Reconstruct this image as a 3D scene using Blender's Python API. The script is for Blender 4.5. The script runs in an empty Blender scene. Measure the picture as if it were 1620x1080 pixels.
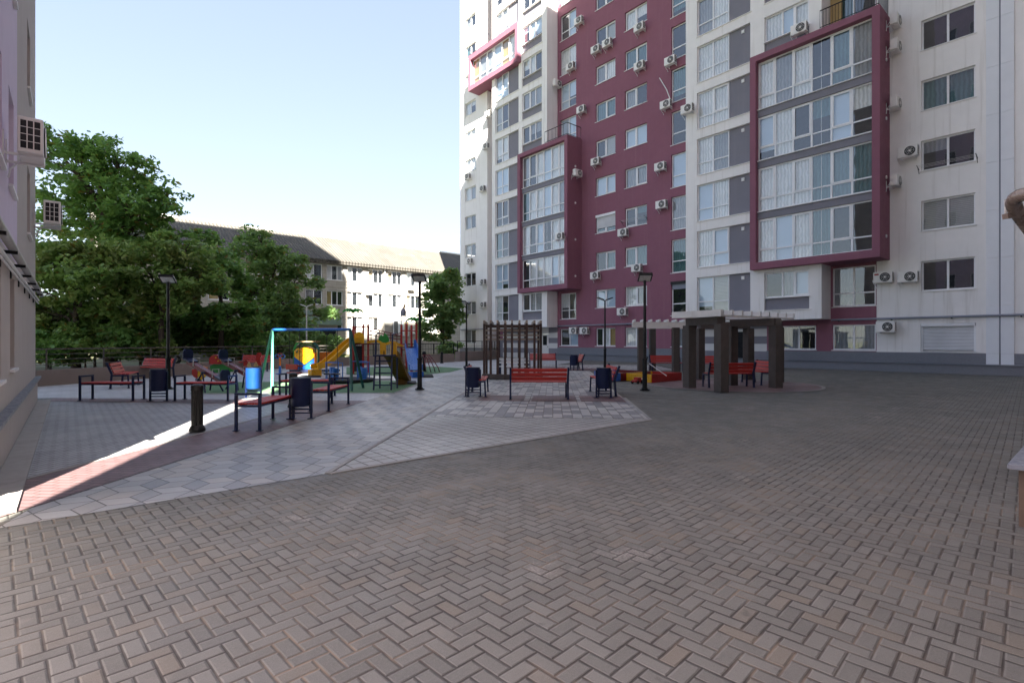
import bpy, math, random
import numpy as np
from mathutils import Vector
random.seed(7); RNG = np.random.default_rng(11)
sc = bpy.context.scene
COL = sc.collection
R = math.radians
# ------------------------------------------------------------ survey helpers (world: X right-forward along the pavers, Y left-forward)
TH = R(49.5); CH = 1.53; FP = 820.0
FW = (math.cos(TH), math.sin(TH)); RT = (math.sin(TH), -math.cos(TH))
def C(lat, d): return (d*FW[0]+lat*RT[0], d*FW[1]+lat*RT[1])
def G(px, py, z=0.0):
    d = FP*(CH-z)/(py-540.0); return C((px-810)/FP*d, d)
def D(s, t): return ((s+t)/math.sqrt(2), (s-t)/math.sqrt(2))
def proj(x, y, z):
    d = x*FW[0]+y*FW[1]; l = x*RT[0]+y*RT[1]
    if d < .1: return None
    return 810+FP*l/d, 540-FP*(z-CH)/d, d
def YX(c, px):                       # Y where the sight line through column px meets the plane X = c
    a = (px-810)/FP; return c*(FW[1]+RT[1]*a)/(FW[0]+RT[0]*a)
def ZX(c, px, py):
    a = (px-810)/FP; t = c/(FW[0]+RT[0]*a); return CH+(540-py)*t/FP
FACE = math.atan2(FW[1], FW[0])      # heading of the view
# ------------------------------------------------------------ object helpers
def tag(o, label=None, cat=None, group=None, kind=None):
    if label: o['label'] = label
    if cat: o['category'] = cat
    if group: o['group'] = group
    if kind: o['kind'] = kind
    return o
def empty(name, loc=(0, 0, 0), label=None, cat=None, group=None):
    o = bpy.data.objects.new(name, None); COL.objects.link(o); o.location = loc
    o.empty_display_size = .3
    return tag(o, label, cat, group)
def off(o):
    v = Vector((0, 0, 0))
    while o is not None: v += o.location; o = o.parent
    return v
def copy_tree(o, parent=None):
    c = o.copy(); COL.objects.link(c); c.parent = parent
    for ch in o.children: copy_tree(ch, c)
    return c
def put(o, xy, rz=0.0, z=0.0): o.location = (xy[0], xy[1], z); o.rotation_euler = (0, 0, rz); return o
class Fr:
    def __init__(s, o, u, n): s.o = Vector(o); s.u = Vector(u); s.n = Vector(n)
    def P(s, a, b, c): p = s.o+s.u*a+s.n*b; return (p.x, p.y, p.z+c)
class MB:
    def __init__(s): s.v = []; s.f = []; s.m = []
    def add(s, vs, fs, mi=0):
        k = len(s.v); s.v += [tuple(p) for p in vs]
        for f in fs: s.f.append([i+k for i in f]); s.m.append(mi)
        return s
    def quad(s, a, b, c, d, mi=0): return s.add([a, b, c, d], [(0, 1, 2, 3)], mi)
    def hexa(s, p, mi=0): return s.add(p, [(0, 3, 2, 1), (4, 5, 6, 7), (0, 1, 5, 4), (1, 2, 6, 5), (2, 3, 7, 6), (3, 0, 4, 7)], mi)
    def box(s, x0, y0, z0, x1, y1, z1, mi=0):
        return s.hexa([(x0, y0, z0), (x1, y0, z0), (x1, y1, z0), (x0, y1, z0), (x0, y0, z1), (x1, y0, z1), (x1, y1, z1), (x0, y1, z1)], mi)
    def fbox(s, fr, a0, b0, c0, a1, b1, c1, mi=0):
        return s.hexa([fr.P(a0, b0, c0), fr.P(a1, b0, c0), fr.P(a1, b1, c0), fr.P(a0, b1, c0), fr.P(a0, b0, c1), fr.P(a1, b0, c1), fr.P(a1, b1, c1), fr.P(a0, b1, c1)], mi)
    def bar(s, p, q, w, h, mi=0, up=(0, 0, 1)):
        p = Vector(p); q = Vector(q); d = (q-p).normalized(); u = Vector(up)
        if abs(d.dot(u)) > .99: u = Vector((0, 1, 0))
        r = d.cross(u).normalized()*w/2; t = r.cross(d).normalized()*h/2
        return s.hexa([p-r-t, p+r-t, p+r+t, p-r+t, q-r-t, q+r-t, q+r+t, q-r+t], mi)
    def tube(s, pts, r, n=8, mi=0, caps=True):
        pts = [Vector(p) for p in pts]; m = len(pts); rs = r if isinstance(r, (list, tuple)) else [r]*m
        k = len(s.v); a = None
        for i, p in enumerate(pts):
            d = (pts[min(i+1, m-1)]-pts[max(i-1, 0)]).normalized()
            if a is None:
                a = d.orthogonal().normalized()
            a = (a-d*a.dot(d)).normalized(); b = d.cross(a)
            for j in range(n):
                t = 2*math.pi*j/n; q = p+(a*math.cos(t)+b*math.sin(t))*rs[i]; s.v.append((q.x, q.y, q.z))
        for i in range(m-1):
            for j in range(n):
                j2 = (j+1) % n; s.f.append([k+i*n+j, k+i*n+j2, k+(i+1)*n+j2, k+(i+1)*n+j]); s.m.append(mi)
        if caps:
            s.f.append([k+j for j in range(n)][::-1]); s.m.append(mi)
            s.f.append([k+(m-1)*n+j for j in range(n)]); s.m.append(mi)
        return s
    def cyl(s, x, y, z0, z1, r, n=12, mi=0, r1=None): return s.tube([(x, y, z0), (x, y, z1)], [r, r if r1 is None else r1], n, mi)
    def lathe(s, x, y, prof, n=14, mi=0): return s.tube([(x, y, z) for z, r in prof], [max(r, .001) for z, r in prof], n, mi)
    def ell(s, c, r, nu=12, nv=8, mi=0):
        k = len(s.v)
        for i in range(nv+1):
            t = math.pi*i/nv
            for j in range(nu):
                p = 2*math.pi*j/nu; s.v.append((c[0]+r[0]*math.sin(t)*math.cos(p), c[1]+r[1]*math.sin(t)*math.sin(p), c[2]+r[2]*math.cos(t)))
        for i in range(nv):
            for j in range(nu): s.f.append([k+i*nu+j, k+(i+1)*nu+j, k+(i+1)*nu+(j+1) % nu, k+i*nu+(j+1) % nu]); s.m.append(mi)
        return s
    def prism(s, poly, z0, z1, mi=0):
        n = len(poly); vs = [(x, y, z0) for x, y in poly]+[(x, y, z1) for x, y in poly]
        return s.add(vs, [list(range(n))[::-1], list(range(n, 2*n))]+[(i, (i+1) % n, n+(i+1) % n, n+i) for i in range(n)], mi)
    def plate(s, poly, o, u, w, th, mi=0):           # flat cut-out of real thickness: outline in axes u, w
        o = Vector(o); u = Vector(u); w = Vector(w); nn = u.cross(w).normalized()*th/2; n = len(poly)
        vs = [o+u*a+w*b-nn for a, b in poly]+[o+u*a+w*b+nn for a, b in poly]
        return s.add(vs, [list(range(n))[::-1], list(range(n, 2*n))]+[(i, (i+1) % n, n+(i+1) % n, n+i) for i in range(n)], mi)
    def build(s, name, mats, parent=None, smooth=False, bevel=0):
        me = bpy.data.meshes.new(name)
        o3 = off(parent) if parent is not None else Vector((0, 0, 0))
        me.from_pydata([(x-o3.x, y-o3.y, z-o3.z) for x, y, z in s.v], [], s.f)
        if not isinstance(mats, (list, tuple)): mats = [mats]
        for m in mats: me.materials.append(m)
        me.polygons.foreach_set('material_index', s.m)
        if smooth: me.polygons.foreach_set('use_smooth', [True]*len(s.f))
        me.update()
        o = bpy.data.objects.new(name, me); COL.objects.link(o); o.parent = parent
        if smooth:
            try: me.set_sharp_from_angle(angle=R(40))
            except Exception: pass
        if bevel:
            b = o.modifiers.new('bevel', 'BEVEL'); b.width = bevel; b.segments = 2; b.limit_method = 'ANGLE'
        return o
# ------------------------------------------------------------ node helpers
class N:
    def __init__(s, name):
        s.m = bpy.data.materials.new(name); s.m.use_nodes = True; s.t = s.m.node_tree; s.t.nodes.clear()
        s.out = s.t.nodes.new('ShaderNodeOutputMaterial')
    def n(s, typ, **kw):
        x = s.t.nodes.new(typ)
        for k, v in kw.items():
            if k.startswith('i_'): s.set(x, k[2:], v)
            else: setattr(x, k, v)
        return x
    def set(s, x, key, v):
        sock = x.inputs[int(key)] if str(key).isdigit() else x.inputs[key.replace('_', ' ')]
        if isinstance(v, V): s.t.links.new(v.k, sock)
        elif isinstance(v, bpy.types.NodeSocket): s.t.links.new(v, sock)
        else:
            if isinstance(v, (tuple, list)) and len(v) == 3 and sock.type == 'RGBA': v = (*v, 1)
            sock.default_value = v
    def math(s, op, *a):
        x = s.t.nodes.new('ShaderNodeMath'); x.operation = op
        for i, v in enumerate(a): s.set(x, str(i), v)
        return V(s, x.outputs[0])
    def noise(s, vec, scale, detail=3, rough=.55, dist=0):
        x = s.n('ShaderNodeTexNoise'); s.set(x, 'Scale', scale); s.set(x, 'Detail', detail); s.set(x, 'Roughness', rough); s.set(x, 'Distortion', dist)
        if vec is not None: s.set(x, 'Vector', vec)
        return V(s, x.outputs[0])
    def white(s, vec):
        x = s.n('ShaderNodeTexWhiteNoise', noise_dimensions='3D'); s.set(x, 'Vector', vec); return V(s, x.outputs[0])
    def comb(s, a, b, c=0.0):
        x = s.n('ShaderNodeCombineXYZ'); s.set(x, 'X', a); s.set(x, 'Y', b); s.set(x, 'Z', c); return x.outputs[0]
    def mix(s, f, a, b, blend='MIX'):
        x = s.n('ShaderNodeMix', data_type='RGBA', blend_type=blend)
        for k, v in ((0, f), (6, a), (7, b)):
            if isinstance(v, V): s.t.links.new(v.k, x.inputs[k])
            elif isinstance(v, bpy.types.NodeSocket): s.t.links.new(v, x.inputs[k])
            else: x.inputs[k].default_value = (*v, 1) if isinstance(v, (tuple, list)) and len(v) == 3 else v
        return x.outputs[2]
    def ramp(s, f, lo, hi, a=0.0, b=1.0):
        x = s.n('ShaderNodeMapRange'); x.interpolation_type = 'SMOOTHSTEP'
        for i, v in enumerate((f, lo, hi, a, b)): s.set(x, str(i), v)
        return V(s, x.outputs[0])
    def coords(s, kind='Object', rot=0.0):
        tc = s.n('ShaderNodeTexCoord'); k = tc.outputs[kind]
        if rot:
            mp = s.n('ShaderNodeMapping'); mp.inputs['Rotation'].default_value = (0, 0, rot); s.t.links.new(k, mp.inputs[0]); k = mp.outputs[0]
        return k
    def xyz(s, k):
        x = s.n('ShaderNodeSeparateXYZ'); s.t.links.new(k, x.inputs[0]); return [V(s, x.outputs[i]) for i in range(3)]
    def finish(s, col, rough=.8, bump=None, bstr=.3, bdist=.01, spec=.3, metal=0.0, **kw):
        p = s.n('ShaderNodeBsdfPrincipled'); s.set(p, 'Base_Color', col); s.set(p, 'Roughness', rough); s.set(p, 'Specular_IOR_Level', spec); s.set(p, 'Metallic', metal)
        for k, v in kw.items(): s.set(p, k, v)
        if bump is not None:
            b = s.n('ShaderNodeBump'); s.set(b, 'Height', bump); b.inputs['Strength'].default_value = bstr; b.inputs['Distance'].default_value = bdist
            s.t.links.new(b.outputs[0], p.inputs['Normal'])
        s.t.links.new(p.outputs[0], s.out.inputs[0]); return s.m
class V:
    def __init__(s, n, k): s.n = n; s.k = k
    def __add__(s, o): return s.n.math('ADD', s, o)
    __radd__ = __add__
    def __sub__(s, o): return s.n.math('SUBTRACT', s, o)
    def __rsub__(s, o): return s.n.math('SUBTRACT', o, s)
    def __mul__(s, o): return s.n.math('MULTIPLY', s, o)
    __rmul__ = __mul__
    def __truediv__(s, o): return s.n.math('DIVIDE', s, o)
    def floor(s): return s.n.math('FLOOR', s)
    def fract(s): return s.n.math('FRACT', s)
    def fmod(s, m): return s.n.math('FLOORED_MODULO', s, m)
    def eq(s, c): return s.n.math('COMPARE', s, float(c), .3)
    def min(s, o): return s.n.math('MINIMUM', s, o)
    def max(s, o): return s.n.math('MAXIMUM', s, o)
    def lt(s, o): return s.n.math('LESS_THAN', s, o)
    def gt(s, o): return s.n.math('GREATER_THAN', s, o)
def shade(c, k): return tuple(min(1, x*k) for x in c)
def paint(name, c, rough=.5, var=.12, scale=6, bump=.0, dirt=0.0, dirtc=(.12, .1, .08), spec=.35, metal=0.0, bscale=60, streak=0.0):
    n = N(name); k = n.coords(); f = n.noise(k, scale, 5, .6)
    col = n.mix(f, shade(c, 1-var), shade(c, 1+var))
    if dirt: col = n.mix(n.ramp(n.noise(k, scale*.35, 6, .7), .5, .75, 0, dirt), col, dirtc)
    if streak:
        x, y, z = n.xyz(k)
        g = n.noise(n.comb(x*4.0, y*4.0, z*.18), 1.0, 5, .6)
        col = n.mix(n.ramp(g, .52, .8, 0, streak), col, dirtc)
    rr = n.ramp(n.noise(k, scale*2.3, 3), .3, .7, max(.05, rough-.12), min(1, rough+.12))
    return n.finish(col, rr, n.noise(k, bscale, 4, .6) if bump else None, bump, .01, spec, metal)
# ------------------------------------------------------------ materials
def herringbone(name, pal, joint, w=.1, size=1.0):
    n = N(name); k = n.coords(rot=R(-4.5)); X, Y, _ = n.xyz(k)
    wob = n.noise(k, 2.2, 2)*.02
    x = X/w+wob; y = Y/w-wob
    ix = x.floor(); iy = y.floor(); fx = x-ix; fy = y-iy
    c = (ix-iy).fmod(4.0)
    h1 = c.eq(1); v2 = c.eq(2); hor = c.lt(1.5)
    lx = fx+h1; ly = fy+v2
    L = hor*lx+(1-hor)*ly; S = hor*fy+(1-hor)*fx
    e = (L.min(2-L)).min(S.min(1-S))
    bid = n.comb(ix-h1+hor*.37, iy-v2+hor*.71, hor)
    r1 = n.white(bid)
    bid2 = n.comb(iy-v2+hor*5.1, ix-h1+.5, 3.0); r2 = n.white(bid2)
    big = n.noise(k, .35, 5, .6); med = n.noise(k, 2.0, 5, .65); fine = n.noise(k, 60, 4, .7); grit = n.noise(k, 260, 2, .6)
    col = n.mix(r1, pal[0], pal[1])
    col = n.mix(n.ramp(r2, .8, .97, 0, .7), col, pal[2])
    col = n.mix(n.ramp(big, .35, .7, 0, .38), col, pal[3])
    col = n.mix(n.ramp(med, .58, .76, 0, .3), col, (.30, .265, .225))
    col = n.mix(n.ramp(n.noise(k, .7, 6, .75), .57, .70, 0, .75)*n.ramp(fine, .38, .58), col, (.40, .36, .31))
    spots = n.ramp(n.noise(k, 5.5, 3, .5), .70, .76)
    col = n.mix(spots*.5, col, shade(pal[0], .45)); col = n.mix(n.ramp(n.noise(k, .18, 4, .6), .45, .68, 0, .45), col, shade(pal[0], .62))
    col = n.mix(n.ramp(fine, .3, .75, 0, .22), col, shade(pal[1], 1.35))
    col = n.mix(n.ramp(grit, .52, .70, 0, .5), col, shade(pal[0], .5)); col = n.mix(n.ramp(n.noise(k, 150, 3, .7), .56, .7, 0, .4), col, shade(pal[1], 1.7))
    jw = n.ramp(n.noise(k, 4.0, 3), .3, .72, .018, .06)
    jm = n.ramp(e, jw, jw+.04, 1, 0)
    jn = n.ramp(n.noise(k, 1.3, 4, .6), .46, .68)
    jc = n.mix(jn, joint[0], joint[1])
    col = n.mix(jm*.93, col, jc)
    hgt = n.ramp(e, .02, .16)*1.0+(r1-.5)*.35+fine*.10+grit*.04
    return n.finish(col, n.ramp(med, .3, .7, .55, .8), hgt, .6, .01, .4)
def blocks(name, sx, sy, pal, joint, rot=0.0, offset=.5, jw=.03, tone=None, contrast=.5):
    n = N(name); k = n.coords(rot=rot); X, Y, _ = n.xyz(k)
    iy = (Y/sy).floor(); y = Y/sy-iy; xx = X/sx+iy.fmod(2.0)*offset; ix = xx.floor(); x = xx-ix
    ex = (x.min(1-x))*sx; ey = (y.min(1-y))*sy; e = ex.min(ey)
    r = n.white(n.comb(ix, iy, .5)); r2 = n.white(n.comb(iy, ix, 7.5))
    fine = n.noise(k, 45, 4, .7); big = n.noise(k, .6, 5, .6)
    col = n.mix(r, pal[0], pal[1])
    if tone: col = n.mix(r2.gt(1-contrast), col, tone)
    col = n.mix(n.ramp(big, .35, .7, 0, .4), col, shade(pal[0], .72))
    col = n.mix(n.ramp(fine, .3, .75, 0, .25), col, shade(pal[1], 1.3))
    w = n.ramp(n.noise(k, 6, 3), .3, .7, jw*.12, jw*.3)
    jm = n.ramp(e, w, w+.006, 1, 0)
    col = n.mix(jm*.9, col, joint)
    return n.finish(col, n.ramp(big, .3, .7, .38, .6), n.ramp(e, .002, .014)+(r-.5)*.3+fine*.1, .4, .008, .5)
def tumbling(name, s, pal, joint):
    n = N(name); k = n.coords(rot=R(45)); X, Y, _ = n.xyz(k); q = math.sqrt(3)
    x = X/s; y = Y/s
    ax = x.fmod(1.0)-.5; ay = y.fmod(q)-q/2
    bx = (x-.5).fmod(1.0)-.5; by = (y-q/2).fmod(q)-q/2
    near = (ax*ax+ay*ay).lt(bx*bx+by*by)
    gx = near*ax+(1-near)*bx; gy = near*ay+(1-near)*by
    cx = x-gx; cy = y-gy
    # rhombus centre directions at 90, 210, 330 degrees
    ds = [gx*math.cos(R(t))+gy*math.sin(R(t)) for t in (30, 150, 270)]
    mx = ds[0].max(ds[1].max(ds[2]))
    sel = [d.gt(mx-1e-4) for d in ds]
    e = None
    for i, t in enumerate((30, 150, 270)):
        ee = None
        for dt in (-30, 30):
            p = gx*math.cos(R(t+dt))+gy*math.sin(R(t+dt))
            m_ = p.min(.5-p); ee = m_ if ee is None else ee.min(m_)
        e = sel[i]*ee if e is None else e+sel[i]*ee
    sid = sel[1]*1.0+sel[2]*2.0
    r = n.white(n.comb((cx*2+.5).floor(), (cy*2/q+.5).floor(), sid))
    fine = n.noise(k, 45, 4, .7); big = n.noise(k, .5, 5, .6)
    col = n.mix(sid/2.0, pal[0], pal[1]); col = n.mix(n.ramp(r, .45, .95, 0, .7), col, pal[2])
    col = n.mix(n.ramp(big, .35, .7, 0, .35), col, shade(pal[0], .8))
    col = n.mix(n.ramp(fine, .3, .75, 0, .2), col, shade(pal[1], 1.3))
    col = n.mix(n.ramp(e*s, .003, .008, 1, 0)*.9, col, joint)
    return n.finish(col, n.ramp(big, .3, .7, .36, .55), n.ramp(e*s, .002, .014)+(r-.5)*.3+fine*.1, .4, .008, .5)
MT = {}
MT['herring'] = herringbone('herringbone_paving', w=.0905, pal=[(.118, .115, .099), (.164, .160, .138), (.168, .143, .106), (.088, .087, .077)], joint=[(.040, .034, .028), (.19, .145, .10)])
MT['hex'] = tumbling('rhombus_paving', .46, [(.235, .235, .232), (.37, .36, .34), (.41, .36, .30)], (.05, .045, .04))
MT['rect'] = blocks('rectangular_paving', .2, .1, [(.29, .287, .287), (.38, .375, .37)], (.09, .08, .07), rot=R(-45), jw=.03)
MT['far'] = blocks('pale_paving', .4, .2, [(.37, .37, .37), (.46, .455, .45)], (.16, .155, .15), rot=R(45), jw=.03)
MT['square'] = blocks('square_paving', .2, .2, [(.30, .288, .262), (.39, .37, .335)], (.09, .075, .06), rot=R(0), offset=0.0, jw=.035)
MT['patch'] = blocks('two_tone_paving', .3, .2, [(.40, .382, .35), (.48, .458, .42)], (.15, .13, .11), rot=R(-45), jw=.03, tone=(.165, .165, .17), contrast=.42)
MT['redpave'] = blocks('red_paving', .2, .1, [(.145, .088, .088), (.195, .118, .115)], (.08, .05, .045), rot=R(45), jw=.03)
MT['kerb'] = paint('kerb_concrete', (.31, .295, .27), .85, .15, 5, .2, .3)
MT['rubber'] = paint('green_rubber', (.105, .20, .10), .9, .15, 9, .3, .35, (.22, .24, .2), bscale=160)
MT['soil'] = paint('dry_grass_ground', (.10, .105, .05), .95, .35, 1.2, .5, .4, (.13, .1, .06), bscale=20)
MT['asphalt'] = paint('asphalt', (.07, .07, .072), .9, .15, 3, .3, .2)
MT['cream'] = paint('cream_render', (.84, .825, .80), .9, .06, 1.6, .35, .0, spec=.15, bscale=45, streak=.7, dirtc=(.58, .555, .51))
MT['plum'] = paint('plum_render', (.262, .112, .152), .85, .08, 1.6, .35, .0, spec=.2, bscale=45, streak=.6, dirtc=(.31, .16, .19))
MT['coral'] = MT['plum']
MT['grey'] = paint('grey_render', (.225, .222, .255), .85, .07, 2, .3, .0, spec=.2, bscale=45, streak=.25, dirtc=(.30, .29, .31))
MT['stripe'] = paint('pale_stripe_render', (.68, .68, .67), .85, .05, 2, .2)
MT['plinth'] = paint('grey_granite', (.17, .18, .205), .45, .2, 14, .05, .2, (.09, .09, .1), spec=.5)
MT['granite_cap'] = paint('blue_grey_stone_cap', (.15, .165, .195), .4, .2, 10, .05, .2, (.2, .2, .2), spec=.5)
MT['pilaster'] = paint('white_metal_cladding', (.74, .77, .80), .45, .04, 2, .03, .1, (.5, .5, .5))
MT['lilac'] = paint('lilac_render', (.64, .55, .67), .9, .06, 2, .35, streak=.2, dirtc=(.42, .36, .4), bscale=45)
MT['taupe'] = paint('taupe_render', (.45, .40, .365), .9, .07, 2, .35, streak=.25, dirtc=(.3, .26, .23), bscale=45)
MT['bronze'] = paint('bronze_paint', (.12, .094, .078), .28, .1, 5, spec=.5)
MT['pipegrey'] = paint('grey_pipe_paint', (.22, .24, .29), .4, .1, 5, spec=.5)
MT['railbronze'] = paint('bronze_grey_railing_paint', (.10, .09, .078), .45, .15, 8, spec=.5)
MT['steel'] = paint('galvanised_steel', (.42, .41, .39), .45, .12, 8, spec=.5, metal=.4)
MT['pvc'] = paint('white_window_plastic', (.80, .81, .82), .35, .03, 4, spec=.45)
MT['sill'] = paint('white_metal_sill', (.78, .78, .77), .4, .05, 6, dirt=.2, dirtc=(.4, .38, .35))
MT['acwhite'] = paint('white_ac_casing', (.80, .785, .75), .4, .06, 5, dirt=.25, dirtc=(.45, .4, .34), streak=.2)
MT['acdark'] = paint('dark_grille', (.010, .011, .013), .5, .2, 20)
MT['navy'] = paint('navy_paint', (.007, .013, .05), .42, .15, 8, dirt=.15, dirtc=(.03, .035, .06), spec=.35)
MT['blue'] = paint('blue_plastic', (.012, .10, .40), .35, .1, 8, spec=.5)
MT['lblue'] = paint('light_blue_paint', (.025, .14, .46), .35, .1, 8, spec=.5)
MT['yellow'] = paint('yellow_plastic', (.62, .33, .006), .35, .1, 8, dirt=.15, dirtc=(.4, .25, .05), spec=.5)
MT['red'] = paint('red_paint', (.33, .016, .012), .4, .12, 8, dirt=.15, dirtc=(.3, .06, .04), spec=.45)
MT['brick'] = paint('dark_red_paint', (.13, .010, .012), .45, .12, 8, spec=.45)
MT['mint'] = paint('mint_green_paint', (.12, .46, .32), .4, .08, 8, spec=.45)
MT['teal'] = paint('dark_teal_paint', (.012, .085, .075), .4, .1, 8, spec=.45)
MT['green'] = paint('green_plastic', (.018, .20, .03), .4, .1, 8, spec=.45)
MT['orange'] = paint('orange_paint', (.6, .17, .02), .4, .1, 8)
MT['tan'] = paint('tan_plywood', (.48, .32, .16), .6, .15, 8)
MT['slideback'] = paint('shaded_yellow_slide_plastic', (.16, .085, .008), .5, .15, 6)  # slide yellow darkened to ochre, shade of its underside put into the colour
MT['black'] = paint('black_paint', (.006, .006, .0065), .45, .2, 8, spec=.35)
MT['blackgreen'] = paint('black_cast_iron', (.011, .0105, .0095), .5, .25, 9, spec=.4)
MT['mat'] = paint('black_rubber_mat', (.035, .037, .04), .85, .2, 9, .2)
MT['led'] = paint('frosted_lamp_panel', (.62, .62, .60), .25, .05, 8, spec=.6)
MT['stonepillar'] = paint('brown_stone_render', (.085, .070, .062), .85, .14, 3, .35, streak=.25, dirtc=(.11, .09, .08), bscale=45)
MT['whitewood'] = paint('white_painted_timber', (.74, .71, .67), .6, .08, 6, .1, .3, (.4, .36, .32), streak=.3)
MT['white'] = paint('white_paint', (.75, .75, .74), .5, .05, 4, dirt=.15, dirtc=(.5, .48, .44))
MT['bark'] = paint('bark', (.085, .065, .05), .95, .3, 6, .9, bscale=18)
MT['lowwall'] = paint('brown_wall_render', (.25, .205, .18), .9, .1, 2, .3, streak=.3, dirtc=(.16, .14, .12))
MT['brownend'] = paint('brown_stone_tile', (.10, .07, .05), .6, .15, 5, .15, spec=.4)
MT['copper'] = paint('dusty_leaf_litter', (.2, .16, .1), .9, .3, 9)
def wood(name, c):
    n = N(name); k = n.coords(); x, y, z = n.xyz(k)
    g = n.noise(n.comb(x*9, y*9, z*9), 3.0, 6, .65, .6)
    col = n.mix(g, shade(c, .7), shade(c, 1.25)); col = n.mix(n.ramp(n.noise(k, 7, 4), .55, .8, 0, .35), col, shade(c, .55))
    return n.finish(col, n.ramp(g, .3, .7, .35, .6), g, .15, .004, .45)
MT['slat'] = wood('red_stained_timber', (.42, .028, .02))
MT['brownwood'] = wood('brown_stained_timber', (.048, .021, .014))
MT['greytimber'] = wood('weathered_timber', (.34, .27, .21))
def glass():
    n = N('window_glass'); k = n.coords('Object')
    fr = n.n('ShaderNodeLayerWeight'); fr.inputs[0].default_value = .5
    b = n.n('ShaderNodeBump'); b.inputs['Strength'].default_value = .04; b.inputs['Distance'].default_value = .05; n.set(b, 'Height', n.noise(k, 1.1, 1))
    t = n.n('ShaderNodeBsdfTransparent'); t.inputs[0].default_value = (.94, .97, .97, 1)
    g = n.n('ShaderNodeBsdfGlossy'); g.inputs[0].default_value = (.95, .98, 1, 1); g.inputs[1].default_value = .015
    n.t.links.new(b.outputs[0], g.inputs['Normal'])
    m = n.n('ShaderNodeMixShader'); n.t.links.new(b.outputs[0], fr.inputs['Normal']); f = n.math('POWER', V(n, fr.outputs['Facing']), 2.6)*.8+.13; n.set(m, '0', f)
    n.t.links.new(t.outputs[0], m.inputs[1]); n.t.links.new(g.outputs[0], m.inputs[2]); n.t.links.new(m.outputs[0], n.out.inputs[0])
    return n.m
MT['glass'] = glass()
def drape(name, c, freq=34, horiz=False, rough=.9):
    n = N(name); k = n.coords(); x, y, z = n.xyz(k)
    v = z if horiz else x+y
    w = n.math('SINE', v*freq+n.noise(k, 3, 2)*(0 if horiz else 6.0))
    col = n.mix(n.ramp(w, -1, 1), shade(c, .72), c); col = n.mix(n.ramp(n.noise(k, .9, 3), .35, .7, 0, .3), col, shade(c, .5))
    return n.finish(col, rough, w, .5, .02, .1)
MT['cdark'] = paint('dark_room', (.009, .011, .014), .8, .4, 2)  # dark sheet behind panes, the unlit room's shade put into its colour
MT['cwhite'] = drape('white_curtain', (.86, .86, .86))
MT['cgrey'] = drape('grey_curtain', (.36, .37, .39))
MT['cteal'] = drape('teal_curtain', (.12, .22, .24))
MT['cblue'] = paint('pale_blue_blind', (.52, .62, .74), .8, .06, 2)
MT['ctan'] = paint('tan_blind', (.42, .30, .13), .8, .1, 2)
MT['cblind'] = drape('slatted_blind', (.5, .5, .48), 70, True)
MT['shutter'] = drape('white_roller_shutter', (.78, .80, .82), 90, True, .45)
def roofmat():
    n = N('corrugated_roofing'); k = n.coords(); x, y, z = n.xyz(k)
    w = n.math('SINE', x*2*math.pi/.36)
    f = n.noise(k, .5, 6, .7); cell = n.white(n.comb((x/1.05).floor(), (y/1.6).floor(), 0.0))
    col = n.mix(cell, (.095, .086, .073), (.13, .118, .10)); col = n.mix(n.ramp(f, .4, .7, 0, .7), col, (.10, .095, .085)); col = n.mix(n.ramp(n.noise(k, .9, 5, .7), .58, .7, 0, .7), col, (.17, .158, .138))
    col = n.mix(n.ramp(w, -1, -.2, .45, 0), col, (.06, .057, .05))
    return n.finish(col, .9, w, .9, .06, .2)
MT['roof'] = roofmat()
def bandwall(name, c, sy):
    n = N(name); k = n.coords(); x, y, z = n.xyz(k)
    iz = (z/sy).floor(); fz = z/sy-iz; xx = x/.9+iz.fmod(2.0)*.5; ix = xx.floor(); fx = xx-ix
    e = (fz.min(1-fz)*sy).min(fx.min(1-fx)*.9)
    r = n.white(n.comb(ix, iz, 1.0))
    col = n.mix(r, shade(c, .92), shade(c, 1.06)); col = n.mix(n.ramp(n.noise(k, .6, 6, .7), .5, .75, 0, .3), col, shade(c, .7))
    col = n.mix(n.ramp(e, .008, .02, .5, 0), col, shade(c, .55))
    return n.finish(col, .9, n.ramp(e, .005, .02)+n.noise(k, 40, 3)*.2, .5, .01, .15)
MT['school'] = bandwall('limestone_blocks', (.37, .345, .305), .4)
def leafmat(name, c1, c2, c3):
    n = N(name); g = n.n('ShaderNodeNewGeometry'); r = V(n, g.outputs['Random Per Island'])
    k = n.coords(); f = n.noise(k, .55, 3)
    col = n.mix(r, c1, c2); col = n.mix(n.ramp(f, .45, .7, 0, .6), col, c3); col = n.mix(r.gt(.965), col, (.24, .17, .05))
    d = n.n('ShaderNodeBsdfPrincipled'); n.set(d, 'Base_Color', col); d.inputs['Roughness'].default_value = .5; d.inputs['Specular IOR Level'].default_value = .35
    t = n.n('ShaderNodeBsdfTranslucent'); n.set(t, 'Color', n.mix(.5, col, (.22, .30, .03)))
    m = n.n('ShaderNodeMixShader'); m.inputs[0].default_value = .5
    n.t.links.new(d.outputs[0], m.inputs[1]); n.t.links.new(t.outputs[0], m.inputs[2]); n.t.links.new(m.outputs[0], n.out.inputs[0]); return n.m
MT['leaf'] = leafmat('broad_leaf', (.13, .28, .075), (.24, .42, .13), (.11, .25, .085))
MT['leaf2'] = leafmat('maple_leaf', (.15, .285, .075), (.30, .43, .14), (.36, .32, .14))
MT['leaf3'] = leafmat('grey_green_leaf', (.17, .30, .11), (.29, .43, .16), (.13, .26, .09))
MT['cargrey'] = paint('silver_car_paint', (.42, .46, .52), .25, .05, 3, spec=.6)
MT['carblue'] = paint('pale_blue_car_paint', (.33, .45, .6), .25, .05, 3, spec=.6)

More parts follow.
